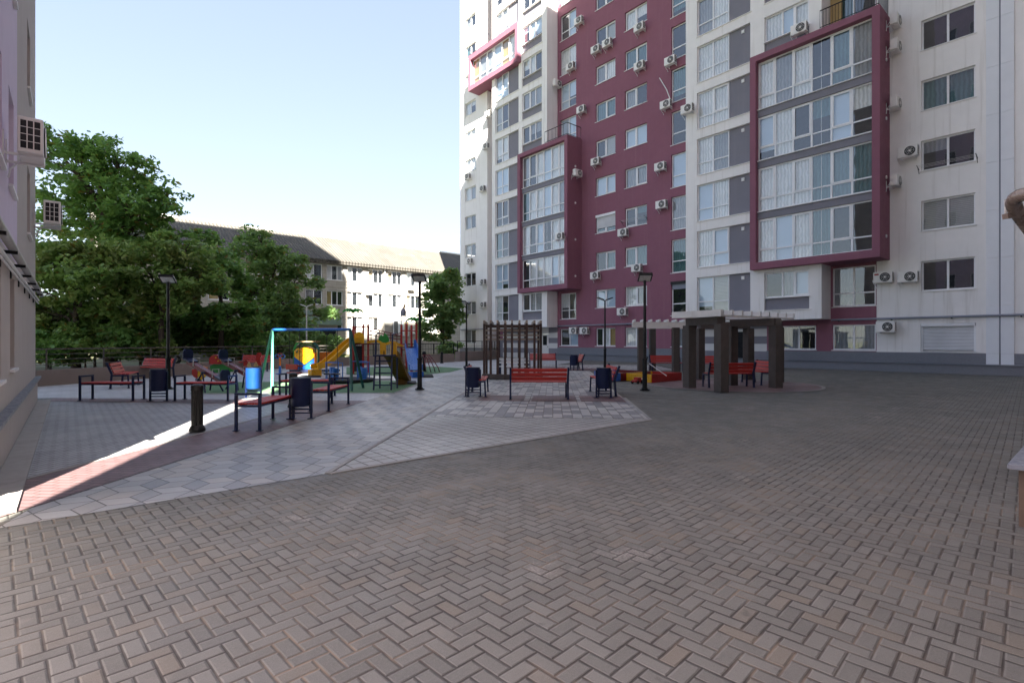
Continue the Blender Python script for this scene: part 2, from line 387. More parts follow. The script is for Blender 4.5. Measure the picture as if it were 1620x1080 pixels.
MT['leafgreen'] = paint('bright_green_plastic', (.03, .30, .05), .45, .1, 8)
MT['binblue'] = paint('sunlit_navy_paint', (.008, .055, .22), .42, .12, 8)  # lighter blue than the navy bins, sunlight put into the colour
# ------------------------------------------------------------ walls and windows
def wall(mb, fr, a0, a1, c0, c1, ops=(), mi=0, depth=.34):
    A = sorted({a0, a1, *[v for o in ops for v in o[:2] if a0 < v < a1]}); Z = sorted({c0, c1, *[v for o in ops for v in o[2:4] if c0 < v < c1]})
    for i in range(len(A)-1):
        for j in range(len(Z)-1):
            am = (A[i]+A[i+1])/2; cm = (Z[j]+Z[j+1])/2
            if any(o[0] < am < o[1] and o[2] < cm < o[3] for o in ops): continue
            mb.quad(fr.P(A[i], 0, Z[j]), fr.P(A[i+1], 0, Z[j]), fr.P(A[i+1], 0, Z[j+1]), fr.P(A[i], 0, Z[j+1]), mi)
    for p, q, u, v in [o[:4] for o in ops]:
        for (x0, z0), (x1, z1) in (((p, u), (q, u)), ((q, u), (q, v)), ((q, v), (p, v)), ((p, v), (p, u))):
            mb.quad(fr.P(x0, 0, z0), fr.P(x1, 0, z1), fr.P(x1, -depth, z1), fr.P(x0, -depth, z0), mi)
CUR = ['cdark', 'cwhite', 'cgrey', 'cteal', 'cblue', 'ctan', 'cblind']
def window(parent, fr, a0, a1, c0, c1, lites=2, trans=None, depth=.14, cur=None, sash=(), sill=True, name='window', merged=None, cuts=None, fw=.07):
    f = MB(); g = MB(); k = MB(); s = MB(); B = -depth
    e = .004
    f.fbox(fr, a0+e, B-.06, c0+e, a0+fw, B, c1-e); f.fbox(fr, a1-fw, B-.06, c0+e, a1-e, B, c1-e)
    f.fbox(fr, a0+fw, B-.06, c0+e, a1-fw, B, c0+fw); f.fbox(fr, a0+fw, B-.06, c1-fw, a1-fw, B, c1-e)
    cuts = cuts or [i/lites for i in range(1, lites)]
    xs = [a0]+[a0+(a1-a0)*c for c in cuts]+[a1]
    zt = c1-fw; zb = c0+fw
    for x in xs[1:-1]: f.fbox(fr, x-.045, B-.057, zb, x+.045, B+.003, zt)
    if trans:
        for i in range(len(xs)-1): f.fbox(fr, xs[i]+.045, B-.055, c0+trans-.035, xs[i+1]-.045, B+.001, c0+trans+.035)
        zb2 = c0+trans+.03
    else: zb2 = zb
    for i in sash:
        p, q = xs[i]+.046, xs[i+1]-.046; w = .07
        f.fbox(fr, p, B, zb2, p+w, B+.02, zt); f.fbox(fr, q-w, B, zb2, q, B+.02, zt)
        f.fbox(fr, p+w, B, zb2, q-w, B+.02, zb2+w); f.fbox(fr, p+w, B, zt-w, q-w, B+.02, zt)
    g.quad(fr.P(a0+.02, B-.03, c0+.02), fr.P(a1-.02, B-.03, c0+.02), fr.P(a1-.02, B-.03, c1-.02), fr.P(a0+.02, B-.03, c1-.02))
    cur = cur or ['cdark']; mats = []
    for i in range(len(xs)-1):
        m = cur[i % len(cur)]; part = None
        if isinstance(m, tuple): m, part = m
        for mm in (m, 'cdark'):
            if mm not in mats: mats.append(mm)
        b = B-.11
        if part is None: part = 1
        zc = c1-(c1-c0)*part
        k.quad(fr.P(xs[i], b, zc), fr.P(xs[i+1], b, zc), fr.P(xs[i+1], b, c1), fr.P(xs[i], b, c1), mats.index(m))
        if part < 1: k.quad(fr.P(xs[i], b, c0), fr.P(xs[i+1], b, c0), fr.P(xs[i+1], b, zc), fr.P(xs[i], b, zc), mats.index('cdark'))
    if sill: s.fbox(fr, a0-.05, B-.01, c0-.045, a1+.05, .05, c0-.004)
    if merged is not None:
        for mb, off_ in ((f, 0), (g, 1), (s, 2)):
            base = len(merged.v); merged.v += mb.v; merged.f += [[i+base for i in q] for q in mb.f]; merged.m += [off_]*len(mb.f)
        base = len(merged.v); merged.v += k.v; merged.f += [[i+base for i in q] for q in k.f]; merged.m += [3+CUR.index(mats[i]) for i in k.m]
        return
    w = f.build(name, MT['pvc'], parent)
    g.build('pane', MT['glass'], w); k.build('curtain_and_dark_sheet', [MT[m] for m in mats], w)  # also holds the dark sheets that paint unlit rooms behind the panes
    if sill: s.build('sill', MT['sill'], w)
    return w
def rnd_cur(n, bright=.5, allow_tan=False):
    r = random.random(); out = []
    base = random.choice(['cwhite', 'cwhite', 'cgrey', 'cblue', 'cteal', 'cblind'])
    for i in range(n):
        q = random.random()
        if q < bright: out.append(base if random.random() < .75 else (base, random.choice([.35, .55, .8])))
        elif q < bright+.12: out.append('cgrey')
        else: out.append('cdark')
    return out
# ------------------------------------------------------------ the tower
TOP = 41.75
tower = empty('apartment_tower', (32.4, 22, 0), 'tall cream and plum apartment tower with framed red glazed bays on the right', 'apartment building')
FX = lambda c: Fr((c, 0, 0), (0, 1, 0), (-1, 0, 0))           # faces the yard
FY = lambda c: Fr((0, c, 0), (1, 0, 0), (0, -1, 0))           # faces the viewer's right
specs = []                                                    # (frame, a0, a1, c0, c1, kw)
def addw(fr, a0, a1, c0, c1, **kw): specs.append((fr, a0, a1, c0, c1, kw)); return (a0, a1, c0, c1)
FL = [k for k in range(0, 13)]
cream = MB(); plum = MB()
def pbox(name, mt, fr, *a): m = MB(); m.fbox(fr, *a); return m.build(name, MT[mt], tower)
XH, XF, XB, XA = 32.38, 31.1, 30.65, 32.0
# H: recessed cream wall at the right
ops = [addw(FX(XH), 4.38, 6.42, 4.03+3*k, 5.53+3*k, lites=2, cur=[['cdark', 'cdark'], ['cblind', 'cblind'], ['cdark', ('cgrey', .4)], ['cteal', 'cteal'], ['cdark', 'cdark'], ['cgrey', 'cwhite']][k % 6], row=k) for k in FL]
gsh = (4.36, 6.44, 1.04, 2.42)
wall(cream, FX(XH), -3, 8.3, .98, TOP, ops+[gsh])
# F: projecting cream block with tall windows and a grey panel beside each
ops = []; pan = []
for k in FL:
    o = (14.38, 17.86, 3.32+3*k, 5.68+3*k); ops.append(o)
    addw(FX(XF), 15.75, 17.86, o[2], o[3], lites=2, trans=.78, cur=random.choice([['cwhite', 'cwhite'], ['cwhite', 'cblue'], ['cblue', 'cwhite'], ['cgrey', 'cwhite'], ['cwhite', 'cgrey']]) if k else ['cblind', ('cblue', .8)], sash=(0,) if k % 3 == 1 else (), row=k, sill=False)
    pbox('grey_panel', 'grey', FX(XF), 14.385, -.3, o[2]+.005, 15.747, -.17, o[3]-.005)
    cream.fbox(FX(XF), 14.3, -.14, o[2]-.045, 17.9, .05, o[2]-.003)
    if k == 0 or k >= 5:
        o2 = (11.12, 13.55, 3.35+3*k, 5.55+3*k); ops.append(o2)
        addw(FX(XF), 11.12, 13.55, 4.08+3*k, 5.55+3*k, lites=3, cuts=[.34, .60], cur=['cblue', 'cgrey', 'cdark'] if k == 0 else ['cwhite', 'cblue', 'cwhite'], sash=(0,), row=k)
        pbox('grey_panel', 'grey', FX(XF), 11.125, -.3, o2[2]+.005, 13.545, -.12, 4.03+3*k)
        cream.fbox(FX(XF), 11.0, -.11, o2[2]-.045, 13.6, .05, o2[2]-.003)
ops.append((10.52, 13.95, 6.05, 18.1)); wall(cream, FX(XF), 10.5, 18.66, 2.77, TOP, ops, depth=.3)
wall(cream, FY(10.5), XF, XH+.3, 2.77, TOP)
cream.quad((XF, 10.5, 2.77), (XF, 18.66, 2.77), (XH+.3, 18.66, 2.77), (XH+.3, 10.5, 2.77))
cream.quad((XF, 18.66, 2.77), (XH+.3, 18.66, 2.77), (XH+.3, 18.66, TOP), (XF, 18.66, TOP))
# strip between F and H: plum wall with windows below and above the big bay
ops = []
for k in FL:
    if 1 <= k <= 4: continue
    ops.append(addw(FX(XH+.1), 8.36, 10.4, 3.45+3*k, 5.6+3*k, lites=2, trans=.72 if k == 0 else None, cur=['cdark', 'cgrey'] if k == 0 else ['cdark', 'cteal'], row=k, depth=.06))
ops.append(addw(FX(XH+.1), 8.36, 10.4, 1.06, 2.45, lites=2, cur=['cgrey', 'cgrey'], row=-1, depth=.06))
wall(plum, FX(XH+.1), 8.28, 10.5, .98, TOP, ops)
plum.quad((XH, 8.3, .98), (XH+.1, 8.3, .98), (XH+.1, 8.3, TOP), (XH, 8.3, TOP))
# ground storey under the cream block
ops = [addw(FX(XH+.1), 11.25, 13.1, 1.06, 2.45, lites=2, cur=['cdark', 'cgrey'], row=-1, depth=.06)]
wall(plum, FX(XH+.1), 10.5, 14.0, .98, 2.77, ops)
for i in range(6):
    pbox('wall_stripe', 'stripe' if i % 2 == 0 else 'grey', FX(XH+.1), 14.0, -.3, i*.462, 18.66, 0, (i+1)*.462)
# plum wall
ops = []
for k in FL:
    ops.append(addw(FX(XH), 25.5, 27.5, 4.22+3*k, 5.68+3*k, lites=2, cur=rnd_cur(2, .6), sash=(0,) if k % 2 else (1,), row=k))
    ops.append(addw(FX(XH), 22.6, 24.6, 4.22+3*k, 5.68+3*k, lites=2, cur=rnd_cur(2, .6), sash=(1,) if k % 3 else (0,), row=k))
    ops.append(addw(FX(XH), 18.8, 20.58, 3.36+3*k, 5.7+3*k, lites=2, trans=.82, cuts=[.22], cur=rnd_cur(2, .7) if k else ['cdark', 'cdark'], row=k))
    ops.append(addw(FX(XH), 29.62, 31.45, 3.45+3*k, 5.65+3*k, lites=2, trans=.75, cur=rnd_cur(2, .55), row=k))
for a0, a1, cu in ((25.5, 27.5, ['ctan', 'cwhite', 'cdark']), (22.6, 24.6, ['cgrey', 'cwhite']), (18.8, 20.58, ['cdark', 'cgrey']), (29.4, 31.5, ['cblue', 'cdark'])):
    ops.append(addw(FX(XH), a0, a1, 1.16, 2.6, lites=len(cu), cur=cu, row=-1))
wall(plum, FX(XH), 18.66, 31.8, 1.02, TOP, ops)
# B and C: projecting cream block with panelled windows
ops = []
for k in FL:
    o = (35.5, 38.9, 3.45+3*k, 5.85+3*k); ops.append(o)
    addw(FX(XF), 37.05, 38.9, o[2], o[3], lites=2, trans=.78, cur=rnd_cur(2, .55), sash=(0,) if k % 2 else (), row=k, sill=False)
    pbox('grey_panel', 'grey', FX(XF), 35.505, -.3, o[2]+.005, 37.047, -.17, o[3]-.005)
    cream.fbox(FX(XF), 35.4, -.14, o[2]-.045, 38.98, .05, o[2]-.003)
    if not 1 <= k <= 4:
        o2 = (32.45, 35.0, 3.45+3*k, 5.82+3*k); ops.append(o2)
        addw(FX(XF), 32.45, 35.0, 4.22+3*k, 5.82+3*k, lites=3, cuts=[.36, .62], cur=rnd_cur(3, .5), sash=(2,), row=k)
        pbox('grey_panel', 'grey', FX(XF), 32.455, -.3, o2[2]+.005, 34.995, -.12, 4.17+3*k)
        cream.fbox(FX(XF), 32.35, -.11, o2[2]-.045, 35.08, .05, o2[2]-.003)
ops.append((31.82, 34.95, 6.05, 18.1)); wall(cream, FX(XF), 31.8, 39.4, 2.77, TOP, ops, depth=.3)
wall(cream, FY(31.8), XF, XH+.3, 2.77, TOP)
cream.quad((XF, 31.8, 2.77), (XF, 39.4, 2.77), (33.3, 39.4, 2.77), (33.3, 31.8, 2.77))
cream.quad((XF, 39.4, 2.77), (33.3, 39.4, 2.77), (33.3, 39.4, TOP), (XF, 39.4, TOP))
for i in range(6):
    for a_, b_ in ((31.8, 33.0), (34.05, 39.4)): pbox('wall_stripe', 'stripe' if i % 2 == 0 else 'grey', FX(XH+.1), a_, -.3, i*.462, b_, 0, (i+1)*.462)
pbox('wall_stripe', 'stripe', FX(XH+.1), 33.0, -.3, 2.2, 34.05, 0, 2.77)
# A: cream wall at the far left
ops = [addw(FX(XA), 43.25, 45.2, 4.35+3*k, 5.72+3*k, lites=2, cur=rnd_cur(2, .6), row=k) for k in FL]
ops.append(addw(FX(XA), 43.25, 45.2, 1.35, 2.75, lites=2, cur=['cdark', 'cgrey'], row=-1))
wall(cream, FX(XA), 41.3, 46.05, .9, TOP, ops)
cream.quad((XA, 46.05, 0), (44, 46.05, 0), (44, 46.05, TOP), (XA, 46.05, TOP))
cream.quad((XA, 41.3, .9), (33.3, 41.3, .9), (33.3, 41.3, TOP), (XA, 41.3, TOP))
for k in range(-1, 13):
    z = 2.77+3*k
    pbox('recess_panel', 'grey', FX(33.3), 39.4, -.1, z, 41.3, 0, z+2.0); pbox('recess_panel', 'plum', FX(33.3), 39.4, -.1, z+2.0, 41.3, .03, z+3.0)
# base bands
for c_, a_, b_, h_ in ((XH-.03, -3, 10.5, .98), (XH+.06, 10.5, 14.0, .98), (XH-.03, 18.66, 31.8, 1.02), (XA-.03, 41.3, 46.05, .9)): pbox('base_band', 'plinth', FX(c_), a_, -.4, 0, b_, 0, h_)
# back, ends, roof
cream.quad((46, -3, 0), (46, 46.05, 0), (46, 46.05, TOP), (46, -3, TOP)); cream.quad((XH, -3, 0), (46, -3, 0), (46, -3, TOP), (XH, -3, TOP))
cream.box(XF, -3, TOP, 46, 46.05, TOP+1.0)
cream.build('wall', MT['cream'], tower); plum.build('plum_wall', MT['plum'], tower)
# framed bays
def bay(a0, a1, c0, c1, rows, lite, z0, cur, sash, side, top=.35, bot=.4, rail=None):
    m = MB(); fr = FX(XB); dp = .36; X2 = XH+.2
    L = .34; ia, ib = a0+L, a1-L; ja, jb = c0+bot, c1-top
    for p, q, r, s_ in ((a0, ia, c0, c1), (ib, a1, c0, c1), (ia, ib, c0, ja), (ia, ib, jb, c1)): m.quad(fr.P(p, 0, r), fr.P(q, 0, r), fr.P(q, 0, s_), fr.P(p, 0, s_))
    for (x0, z_0), (x1, z_1) in (((ia, ja), (ib, ja)), ((ib, ja), (ib, jb)), ((ib, jb), (ia, jb)), ((ia, jb), (ia, ja))):
        m.quad(fr.P(x0, 0, z_0), fr.P(x1, 0, z_1), fr.P(x1, -dp-.3, z_1), fr.P(x0, -dp-.3, z_0))
    for y in (a0, a1): m.quad((XB, y, c0), (X2, y, c0), (X2, y, c1), (XB, y, c1))
    for z in (c0, c1): m.quad((XB, a0, z), (X2, a0, z), (X2, a1, z), (XB, a1, z))
    b = m.build('bay_frame', MT['plum'], tower)
    fr2 = FX(XB+dp-.12)
    for i in range(rows):
        addw(fr2, ia+.003, ib-.003, z0+3*i, z0+3*i+2.56 if i < rows-1 else jb-.004, lites=lite, trans=.74, cur=cur[i], sash=sash, row=i+1, sill=True, depth=.12)
        if i < rows-1:
            s_ = MB(); s_.fbox(fr2, ia+.002, -.2, z0+3*i+2.564, ib-.002, -.03, z0+3*i+2.95); s_.build('spandrel', MT['grey'], b)
    return b
bay(7.72, 14.2, 5.75, 18.3, 4, 6, 6.16, [['cdark', 'cdark', 'cteal', 'cwhite', 'cblue', 'cwhite'], ['cteal', 'cteal', 'cteal', 'cwhite', 'cwhite', 'cwhite'], [('cwhite', .45), 'cblue', ('cteal', .4), 'cdark', 'cwhite', ('cblue', .8)], ['cgrey', 'cteal', 'cdark', 'cwhite', 'cgrey', 'cwhite']], (1, 3, 5), 1)
bay(29.0, 35.15, 5.85, 18.3, 4, 6, 6.22, [['cwhite', 'cblue', 'cwhite', 'cwhite', 'cwhite', 'cdark'], ['cwhite', 'cwhite', 'cdark', 'cblue', 'cdark', 'cwhite'], ['cgrey', 'cwhite', 'cblue', 'cwhite', 'cwhite', 'cteal'], ['cwhite', 'cwhite', 'cblue', 'cwhite', 'cdark', 'cgrey']], (1, 3, 4), 1)
bay(35.15, 42.7, 26.75, 30.3, 1, 6, 27.25, [['cwhite', 'ctan', 'cblue', 'cgrey', 'cgrey', 'ctan']], (1, 3), 1, top=.5, bot=.45)
# windows: the hundred that show largest are parts, the rest one part
def size(s_):
    fr, a0, a1, c0, c1, kw = s_
    p = [proj(*fr.P(a, -.1, c)) for a in (a0, a1) for c in (c0, c1)]
    x0 = max(0, min(q[0] for q in p)); x1 = min(1620, max(q[0] for q in p)); y0 = max(0, min(q[1] for q in p)); y1 = min(1080, max(q[1] for q in p))
    return max(0, x1-x0)*max(0, y1-y0)
specs.sort(key=lambda s_: -size(s_))
rest = MB()
for i, (fr, a0, a1, c0, c1, kw) in enumerate(specs):
    kw = dict(kw); kw.pop('row')
    if i < 100 and size((fr, a0, a1, c0, c1, kw)) > 20: window(tower, fr, a0, a1, c0, c1, **kw)
    else: window(tower, fr, a0, a1, c0, c1, merged=rest, **kw)
tag(rest.build('window', [MT['pvc'], MT['glass'], MT['sill']]+[MT[c] for c in CUR], tower), 'smaller windows high up and far along the tower', kind='stuff')
# roller shutters, door, pilaster, downpipe, railings, pipe
m = MB(); fr = FX(XH); m.fbox(fr, gsh[0]+.08, -.12, gsh[2]+.06, gsh[1]-.08, -.09, gsh[3]-.14); sh = m.build('roller_shutter', MT['shutter'], tower)
m = MB(); m.fbox(fr, gsh[0]+.02, -.13, gsh[3]-.14, gsh[1]-.02, .03, gsh[3]-.01); m.fbox(fr, gsh[0]+.01, -.14, gsh[2]+.01, gsh[0]+.08, -.05, gsh[3]-.14); m.fbox(fr, gsh[1]-.08, -.14, gsh[2]+.01, gsh[1]-.01, -.05, gsh[3]-.14); m.build('shutter_box', MT['pvc'], sh)
m = MB(); m.fbox(fr, gsh[0]-.05, -.1, gsh[2]-.045, gsh[1]+.05, .05, gsh[2]); m.fbox(fr, gsh[0], -.3, gsh[2], gsh[1], -.2, gsh[3]); m.build('sill', MT['sill'], sh)
m = MB(); m.fbox(FX(XH+.1), 33.02, -.2, 0, 34.03, -.08, 2.18); dr = m.build('door', MT['white'], tower)
m = MB(); m.fbox(FX(XH+.1), 33.3, -.09, 1.2, 33.8, -.07, 2.05); m.build('pane', MT['cdark'], dr)
m = MB(); m.fbox(FX(XH+.1), 33.14, -.08, 1.0, 33.18, -.02, 1.14); m.build('handle', MT['steel'], dr)
m = MB(); m.fbox(FX(XH+.1), 15.2, -.05, 0, 16.3, .03, 2.15); dr = m.build('door', MT['cdark'], tower)
m = MB(); m.fbox(FX(XH+.1), 15.15, -.05, 0, 15.2, .05, 2.2); m.fbox(FX(XH+.1), 16.3, -.05, 0, 16.35, .05, 2.2); m.fbox(FX(XH+.1), 15.2, -.05, 2.15, 16.3, .05, 2.2); m.build('door_frame', MT['pvc'], dr)
m = MB()
for z in np.arange(.98, TOP, 2.2): m.fbox(fr, 3.56, -.02, z, 4.0, .06, min(TOP, z+2.19)); m.fbox(fr, 3.06, -.02, z, 3.5, .06, min(TOP, z+2.19))
m.fbox(fr, 3.06, -.02, .45, 3.5, .06, .975); m.fbox(fr, 3.56, -.02, .45, 4.0, .06, .975)
pl = m.build('pilaster', MT['pilaster'], tower); m = MB(); m.fbox(fr, 3.5, .0, .45, 3.56, .03, TOP); m.build('joint_strip', MT['pipegrey'], pl)
for x_, a_, b_, z_ in ((XH-.12, 18.9, 31.7, 2.86), (XA-.12, 41.3, 46, 2.8), (XH-.12, -3, 10.4, 2.72)):
    m = MB(); m.tube([(x_, a_, z_), (x_, b_, z_)], .055, 10); wp = m.build('wall_pipe', MT['pipegrey'], tower, True)
for y in list(np.arange(-2, 10.4, 2.4))+list(np.arange(19.5, 31.6, 2.4)): m = MB(); m.box(XH-.16, y, 2.62 if y < 12 else 2.76, XH, y+.05, 2.665 if y < 12 else 2.805); m.build('pipe_bracket', MT['black'], wp)
def railing(pts, z, h, step, name='balcony_railing', mat='black'):
    m = MB()
    for (x0, y0), (x1, y1) in zip(pts, pts[1:]):
        m.bar((x0, y0, z+h), (x1, y1, z+h), .05, .04); m.bar((x0, y0, z+.1), (x1, y1, z+.1), .03, .03)
        L = math.hypot(x1-x0, y1-y0); n_ = max(1, int(L/step))
        for i in range(n_+1): t = i/n_; m.tube([(x0+(x1-x0)*t, y0+(y1-y0)*t, z), (x0+(x1-x0)*t, y0+(y1-y0)*t, z+h)], .012, 5)
    return m.build(name, MT[mat], tower)
railing([(XB+.08, 10.45), (XB+.08, 7.8), (XH-.02, 7.8)], 18.3, 1.0, .14)
railing([(XB+.08, 31.7), (XB+.08, 29.08), (XH-.02, 29.08)], 18.3, 1.0, .4)
railing([(XB+.08, 42.6), (XB+.08, 39.5)], 30.3, .9, .4)
m = MB(); m.fbox(FX(XH), 9.9, -.02, 18.3, 10.48, .02, 20.6); m.build('balcony_door_panel', MT['ctan'], tower)
m = MB(); fr = FX(XH); m.fbox(fr, 25.53, -.13, 10.6, 27.47, -.1, 11.68); s1 = m.build('roller_shutter', MT['shutter'], tower); m = MB(); m.fbox(fr, 25.5, -.14, 11.5, 27.5, .02, 11.69); m.build('shutter_box', MT['pvc'], s1)
m = MB(); m.fbox(fr, 18.83, -.13, 5.2, 20.55, -.1, 5.7); s1 = m.build('roller_shutter', MT['pipegrey'], tower); m = MB(); m.fbox(fr, 18.8, -.14, 5.56, 20.6, .05, 5.74); m.build('shutter_box', MT['black'], s1)
m = MB(); m.tube([(XH-.05, YX(XH, 1061), ZX(XH, 1061, 158)), (XH-.05, YX(XH, 1055), ZX(XH, 1055, 142)), (XH-.05, YX(XH, 1044), ZX(XH, 1044, 124))], .035, 7); m.build('bent_pipe', MT['white'], tower)
# small round vents on the bay side and vent boxes on grey panels
for k in range(1, 5):
    for x_, y_ in ((31.6, 29.0), (31.7, 7.72)): m = MB(); m.tube([(x_, y_, 3.9+3*k), (x_, y_-.04, 3.9+3*k)], .09, 10); m.build('wall_vent', MT['sill'], tower)
for k in range(7): pbox('vent_box', 'sill', FX(XF+.17), 14.8, 0, 5.3+3*k, 14.98, .06, 5.5+3*k)
# low granite plinth in front of the tower
pw = empty('low_plinth_wall', (31.9, 12, 0), 'low dark granite wall with grey cap running along the tower foot', 'low wall')
m = MB(); m.box(31.75, -3, 0, XH-.04, 31.6, .43); m.build('wall', MT['plinth'], pw); m = MB(); m.box(31.69, -3, .433, XH-.035, 31.65, .475); m.build('coping', MT['granite_cap'], pw)
# ------------------------------------------------------------ air conditioners
def make_ac():
    r = empty('air_conditioner')
    m = MB(); m.box(-.50, -.41, .06, -.18, .41, .61); m.build('casing', MT['acwhite'], r, bevel=.02)
    m = MB(); m.tube([(-.502, -.10, .335), (-.517, -.10, .335)], .235, 20); g = m.build('fan_grille', MT['acdark'], r)
    m = MB()
    for rr in (.23, .16, .09):
        pts = [(-.522, -.10+rr*math.cos(t), .335+rr*math.sin(t)) for t in np.linspace(0, 2*math.pi, 21)]; m.tube(pts, .006, 4, caps=False)
    for j in range(6): t = j*math.pi/3; m.tube([(-.522, -.10, .335), (-.522, -.10+.23*math.cos(t), .335+.23*math.sin(t))], .005, 4)
    m.tube([(-.517, -.10, .335), (-.53, -.10, .335)], .05, 10); m.build('guard', MT['acwhite'], g)
    m = MB(); m.box(-.46, -.416, .12, -.22, -.411, .55)
    m.build('side_grille', MT['acdark'], r)
    m = MB()
    for i in range(2): m.box(-.46+.08*(i+1)-.007, -.422, .12, -.46+.08*(i+1)+.007, -.4165, .55)
    for i in range(3): m.box(-.46, -.424, .12+.108*(i+1)-.005, -.22, -.4225, .12+.108*(i+1)+.005)
    m.build('side_bars', MT['acwhite'], r)
    for y in (-.28, .28):
        m = MB(); m.box(-.5, y-.02, .02, -.02, y+.02, .055); m.box(-.02, y-.02, -.02, 0, y+.02, .38); m.build('bracket', MT['white'], r)
    m = MB(); m.tube([(-.25, .42, .25), (-.25, .5, .2), (-.12, .48, .05), (-.05, .42, -.05), (-.03, .38, -.2)], .016, 6); m.build('hose', MT['white'], r, True)
    return r
ac0 = make_ac(); ac_used = []
ORD = ['ground', 'second', 'third', 'fourth', 'fifth', 'sixth', 'seventh', 'eighth', 'ninth', 'tenth', 'eleventh', 'twelfth', 'thirteenth']
def ac(x, y, z, rz, label, group='air conditioners on the facades'):
    o = ac0 if not ac_used else copy_tree(ac0)
    ac_used.append(o); tag(o, label, 'air conditioner', group); o.location = (x, y, z); o.rotation_euler = (0, 0, rz); return o
def acp(c, px, py, label, rz=0.0): return ac(c, YX(c-.3, px), ZX(c-.3, px, py)-.33, rz, label)
def st(c, px, py):
    z = ZX(c-.3, px, py); return ORD[max(0, min(12, int((z-2.8)//3+1)))]
for px, py, txt in ((920, 174, 'beside the recessed windows left of the plum wall'), (943, 79, 'left in a close pair under a plum wall window'), (961, 69, 'right in a close pair under a plum wall window'),
        (1012, 44, 'under the right window column of the plum wall'), (1012, 105, 'under the right window column of the plum wall'), (1061, 97, 'left of the narrow tall window beside the cream block'),
        (1054, 166, 'with a bent pipe above, left of narrow tall windows'), (943, 256, 'below the left window column of the plum wall'), (1045, 264, 'on blank plum wall between two window columns'),
        (1047, 324, 'on blank plum wall between two window columns'), (942, 436, 'near the left window column of the plum wall'), (986, 368, 'between the two middle columns of plum wall windows'),
        (1008, 424, 'tucked under a right column window of the plum wall'), (985, 493, 'above the pergola between two plum wall windows'), (908, 523, 'left in a touching pair by a dark window'), (925, 523, 'right in a touching pair by a dark window'),
        (903, 106, 'on the recessed window column left of the plum wall'), (916, 34, 'on the recessed window column left of the plum wall')):
    acp(XH, px, py, f'white air conditioner {txt}, {st(XH, px, py)} storey')
acp(XF, 1088, 173, 'white air conditioner on the cream pilaster beside a curtained tall window')
acp(XF, 1265, 47, 'white air conditioner under the wide window above the big plum bay')
for px, py, txt in ((773, 181, 'right edge'), (769, 232, 'right edge'), (740, 280, 'under a window'), (763, 299, 'right of a window'), (743, 413, 'under a window'), (764, 446, 'right of a window'), (764, 482, 'right of a window')):
    acp(XA, px, py, f'small white air conditioner on the far left cream wall, {txt}, {st(XA, px, py)} storey')
for px, py, txt in ((1437, 241, 'left of the drying rack window'), (1398, 439, 'and red badge, left in a touching pair'), (1437, 438, 'right of a pair beside the dark window'), (1402, 517, 'under the grey pipe beside the roller shutter')):
    acp(XH, px, py, f'white air conditioner with black fan {txt}')
m = MB(); b_ = next(o for o in ac_used if 'red badge' in o['label']); m.box(-.506, .17, .45, -.5005, .36, .53); bb = m.build('badge', MT['red'], b_)
bb.location = (0, 0, 0); bb.data.transform(__import__('mathutils').Matrix.Translation(off(b_)))
for z, txt in ((17.5, 'topmost of four edge on units'), (16.2, 'second from top of four edge on'), (13.3, 'third from top of four edge on'), (9.35, 'lowest of four edge on')):
    ac(32.0, 7.72, z, R(90), f'white air conditioner on the big bay side, {txt}')
ac(31.5, 29.0, 14.9, R(90), 'white air conditioner mounted on the plum side of the middle bay')
acp(XB, 886, 374, 'small white air conditioner fixed before the glazing of the middle bay')
ac(32.0, 31.8, 23.4, R(90), 'small white air conditioner on the pale side wall beside recessed windows')
# drying racks
def rack(fr, a0, a1, c, label):
    r = empty('drying_rack', fr.P(a0, 0, c), label, 'drying rack', 'drying racks below windows')
    m = MB()
    for a in (a0, a1): m = MB(); m.bar(fr.P(a, 0, c), fr.P(a, .5, c+.12), .025, .025); m.bar(fr.P(a, 0, c-.2), fr.P(a, .3, c+.06), .02, .02); m.build('arm', MT['black'], r)
    m = MB()
    for b in (.2, .32, .44): m.tube([fr.P(a0, b, c+b*.24), fr.P(a1, b, c+b*.24)], .008, 4)
    m.build('line', MT['steel'], r)
rack(FX(XH), 4.3, 6.5, 10.1, 'dark wire drying rack under a window of the right cream wall')
rack(FX(XH), 22.5, 24.7, 10.6, 'drying rack under a plum wall window with strung lines')
# ------------------------------------------------------------ left building
LX = -.66
lb = empty('apartment_block', (LX, 12, 0), 'lilac and taupe apartment block cut by the left edge of the photo', 'apartment building')
fl = Fr((LX, 0, 0), (0, 1, 0), (1, 0, 0))
up = MB(); lo = MB(); tp = MB()
HLB = 52.7
wl = []; ou = []; ot = []
for k in range(0, 16):
    for a0, a1 in ((8.3, 9.3), (10.3, 11.2)): ou.append((a0, a1, 3.78+3*k, 5.2+3*k)); wl.append((a0, a1, 3.78+3*k, 5.2+3*k))
    ot.append((14.6, 15.6, 3.78+3*k, 5.2+3*k)) ; wl.append((14.6, 15.6, 3.78+3*k, 5.2+3*k))
ol = [(8.0, 9.2, 1.05, 2.45), (10.55, 11.35, 1.12, 2.5)]; wl += ol
wall(up, fl, 6.6, 11.9, 2.8, HLB, ou); wall(lo, fl, 6.6, 18.0, .5, 2.8, ol); wall(tp, fl, 11.9, 18.0, 2.8, HLB, ot)
for mb, c0, c1 in ((lo, .5, 2.8), (tp, 2.8, HLB)):
    mb.quad((LX, 18, c0), (LX-18, 18, c0), (LX-18, 18, c1), (LX, 18, c1))
for mb, c0, c1 in ((lo, .5, 2.8), (up, 2.8, HLB)):
    mb.quad((LX, 6.6, c0), (LX-18, 6.6, c0), (LX-18, 6.6, c1), (LX, 6.6, c1)); mb.quad((LX-18, 6.6, c0), (LX-18, 18, c0), (LX-18, 18, c1), (LX-18, 6.6, c1))
tp.box(LX-18.01, 6.59, HLB, LX+.01, 18.01, HLB+.8)
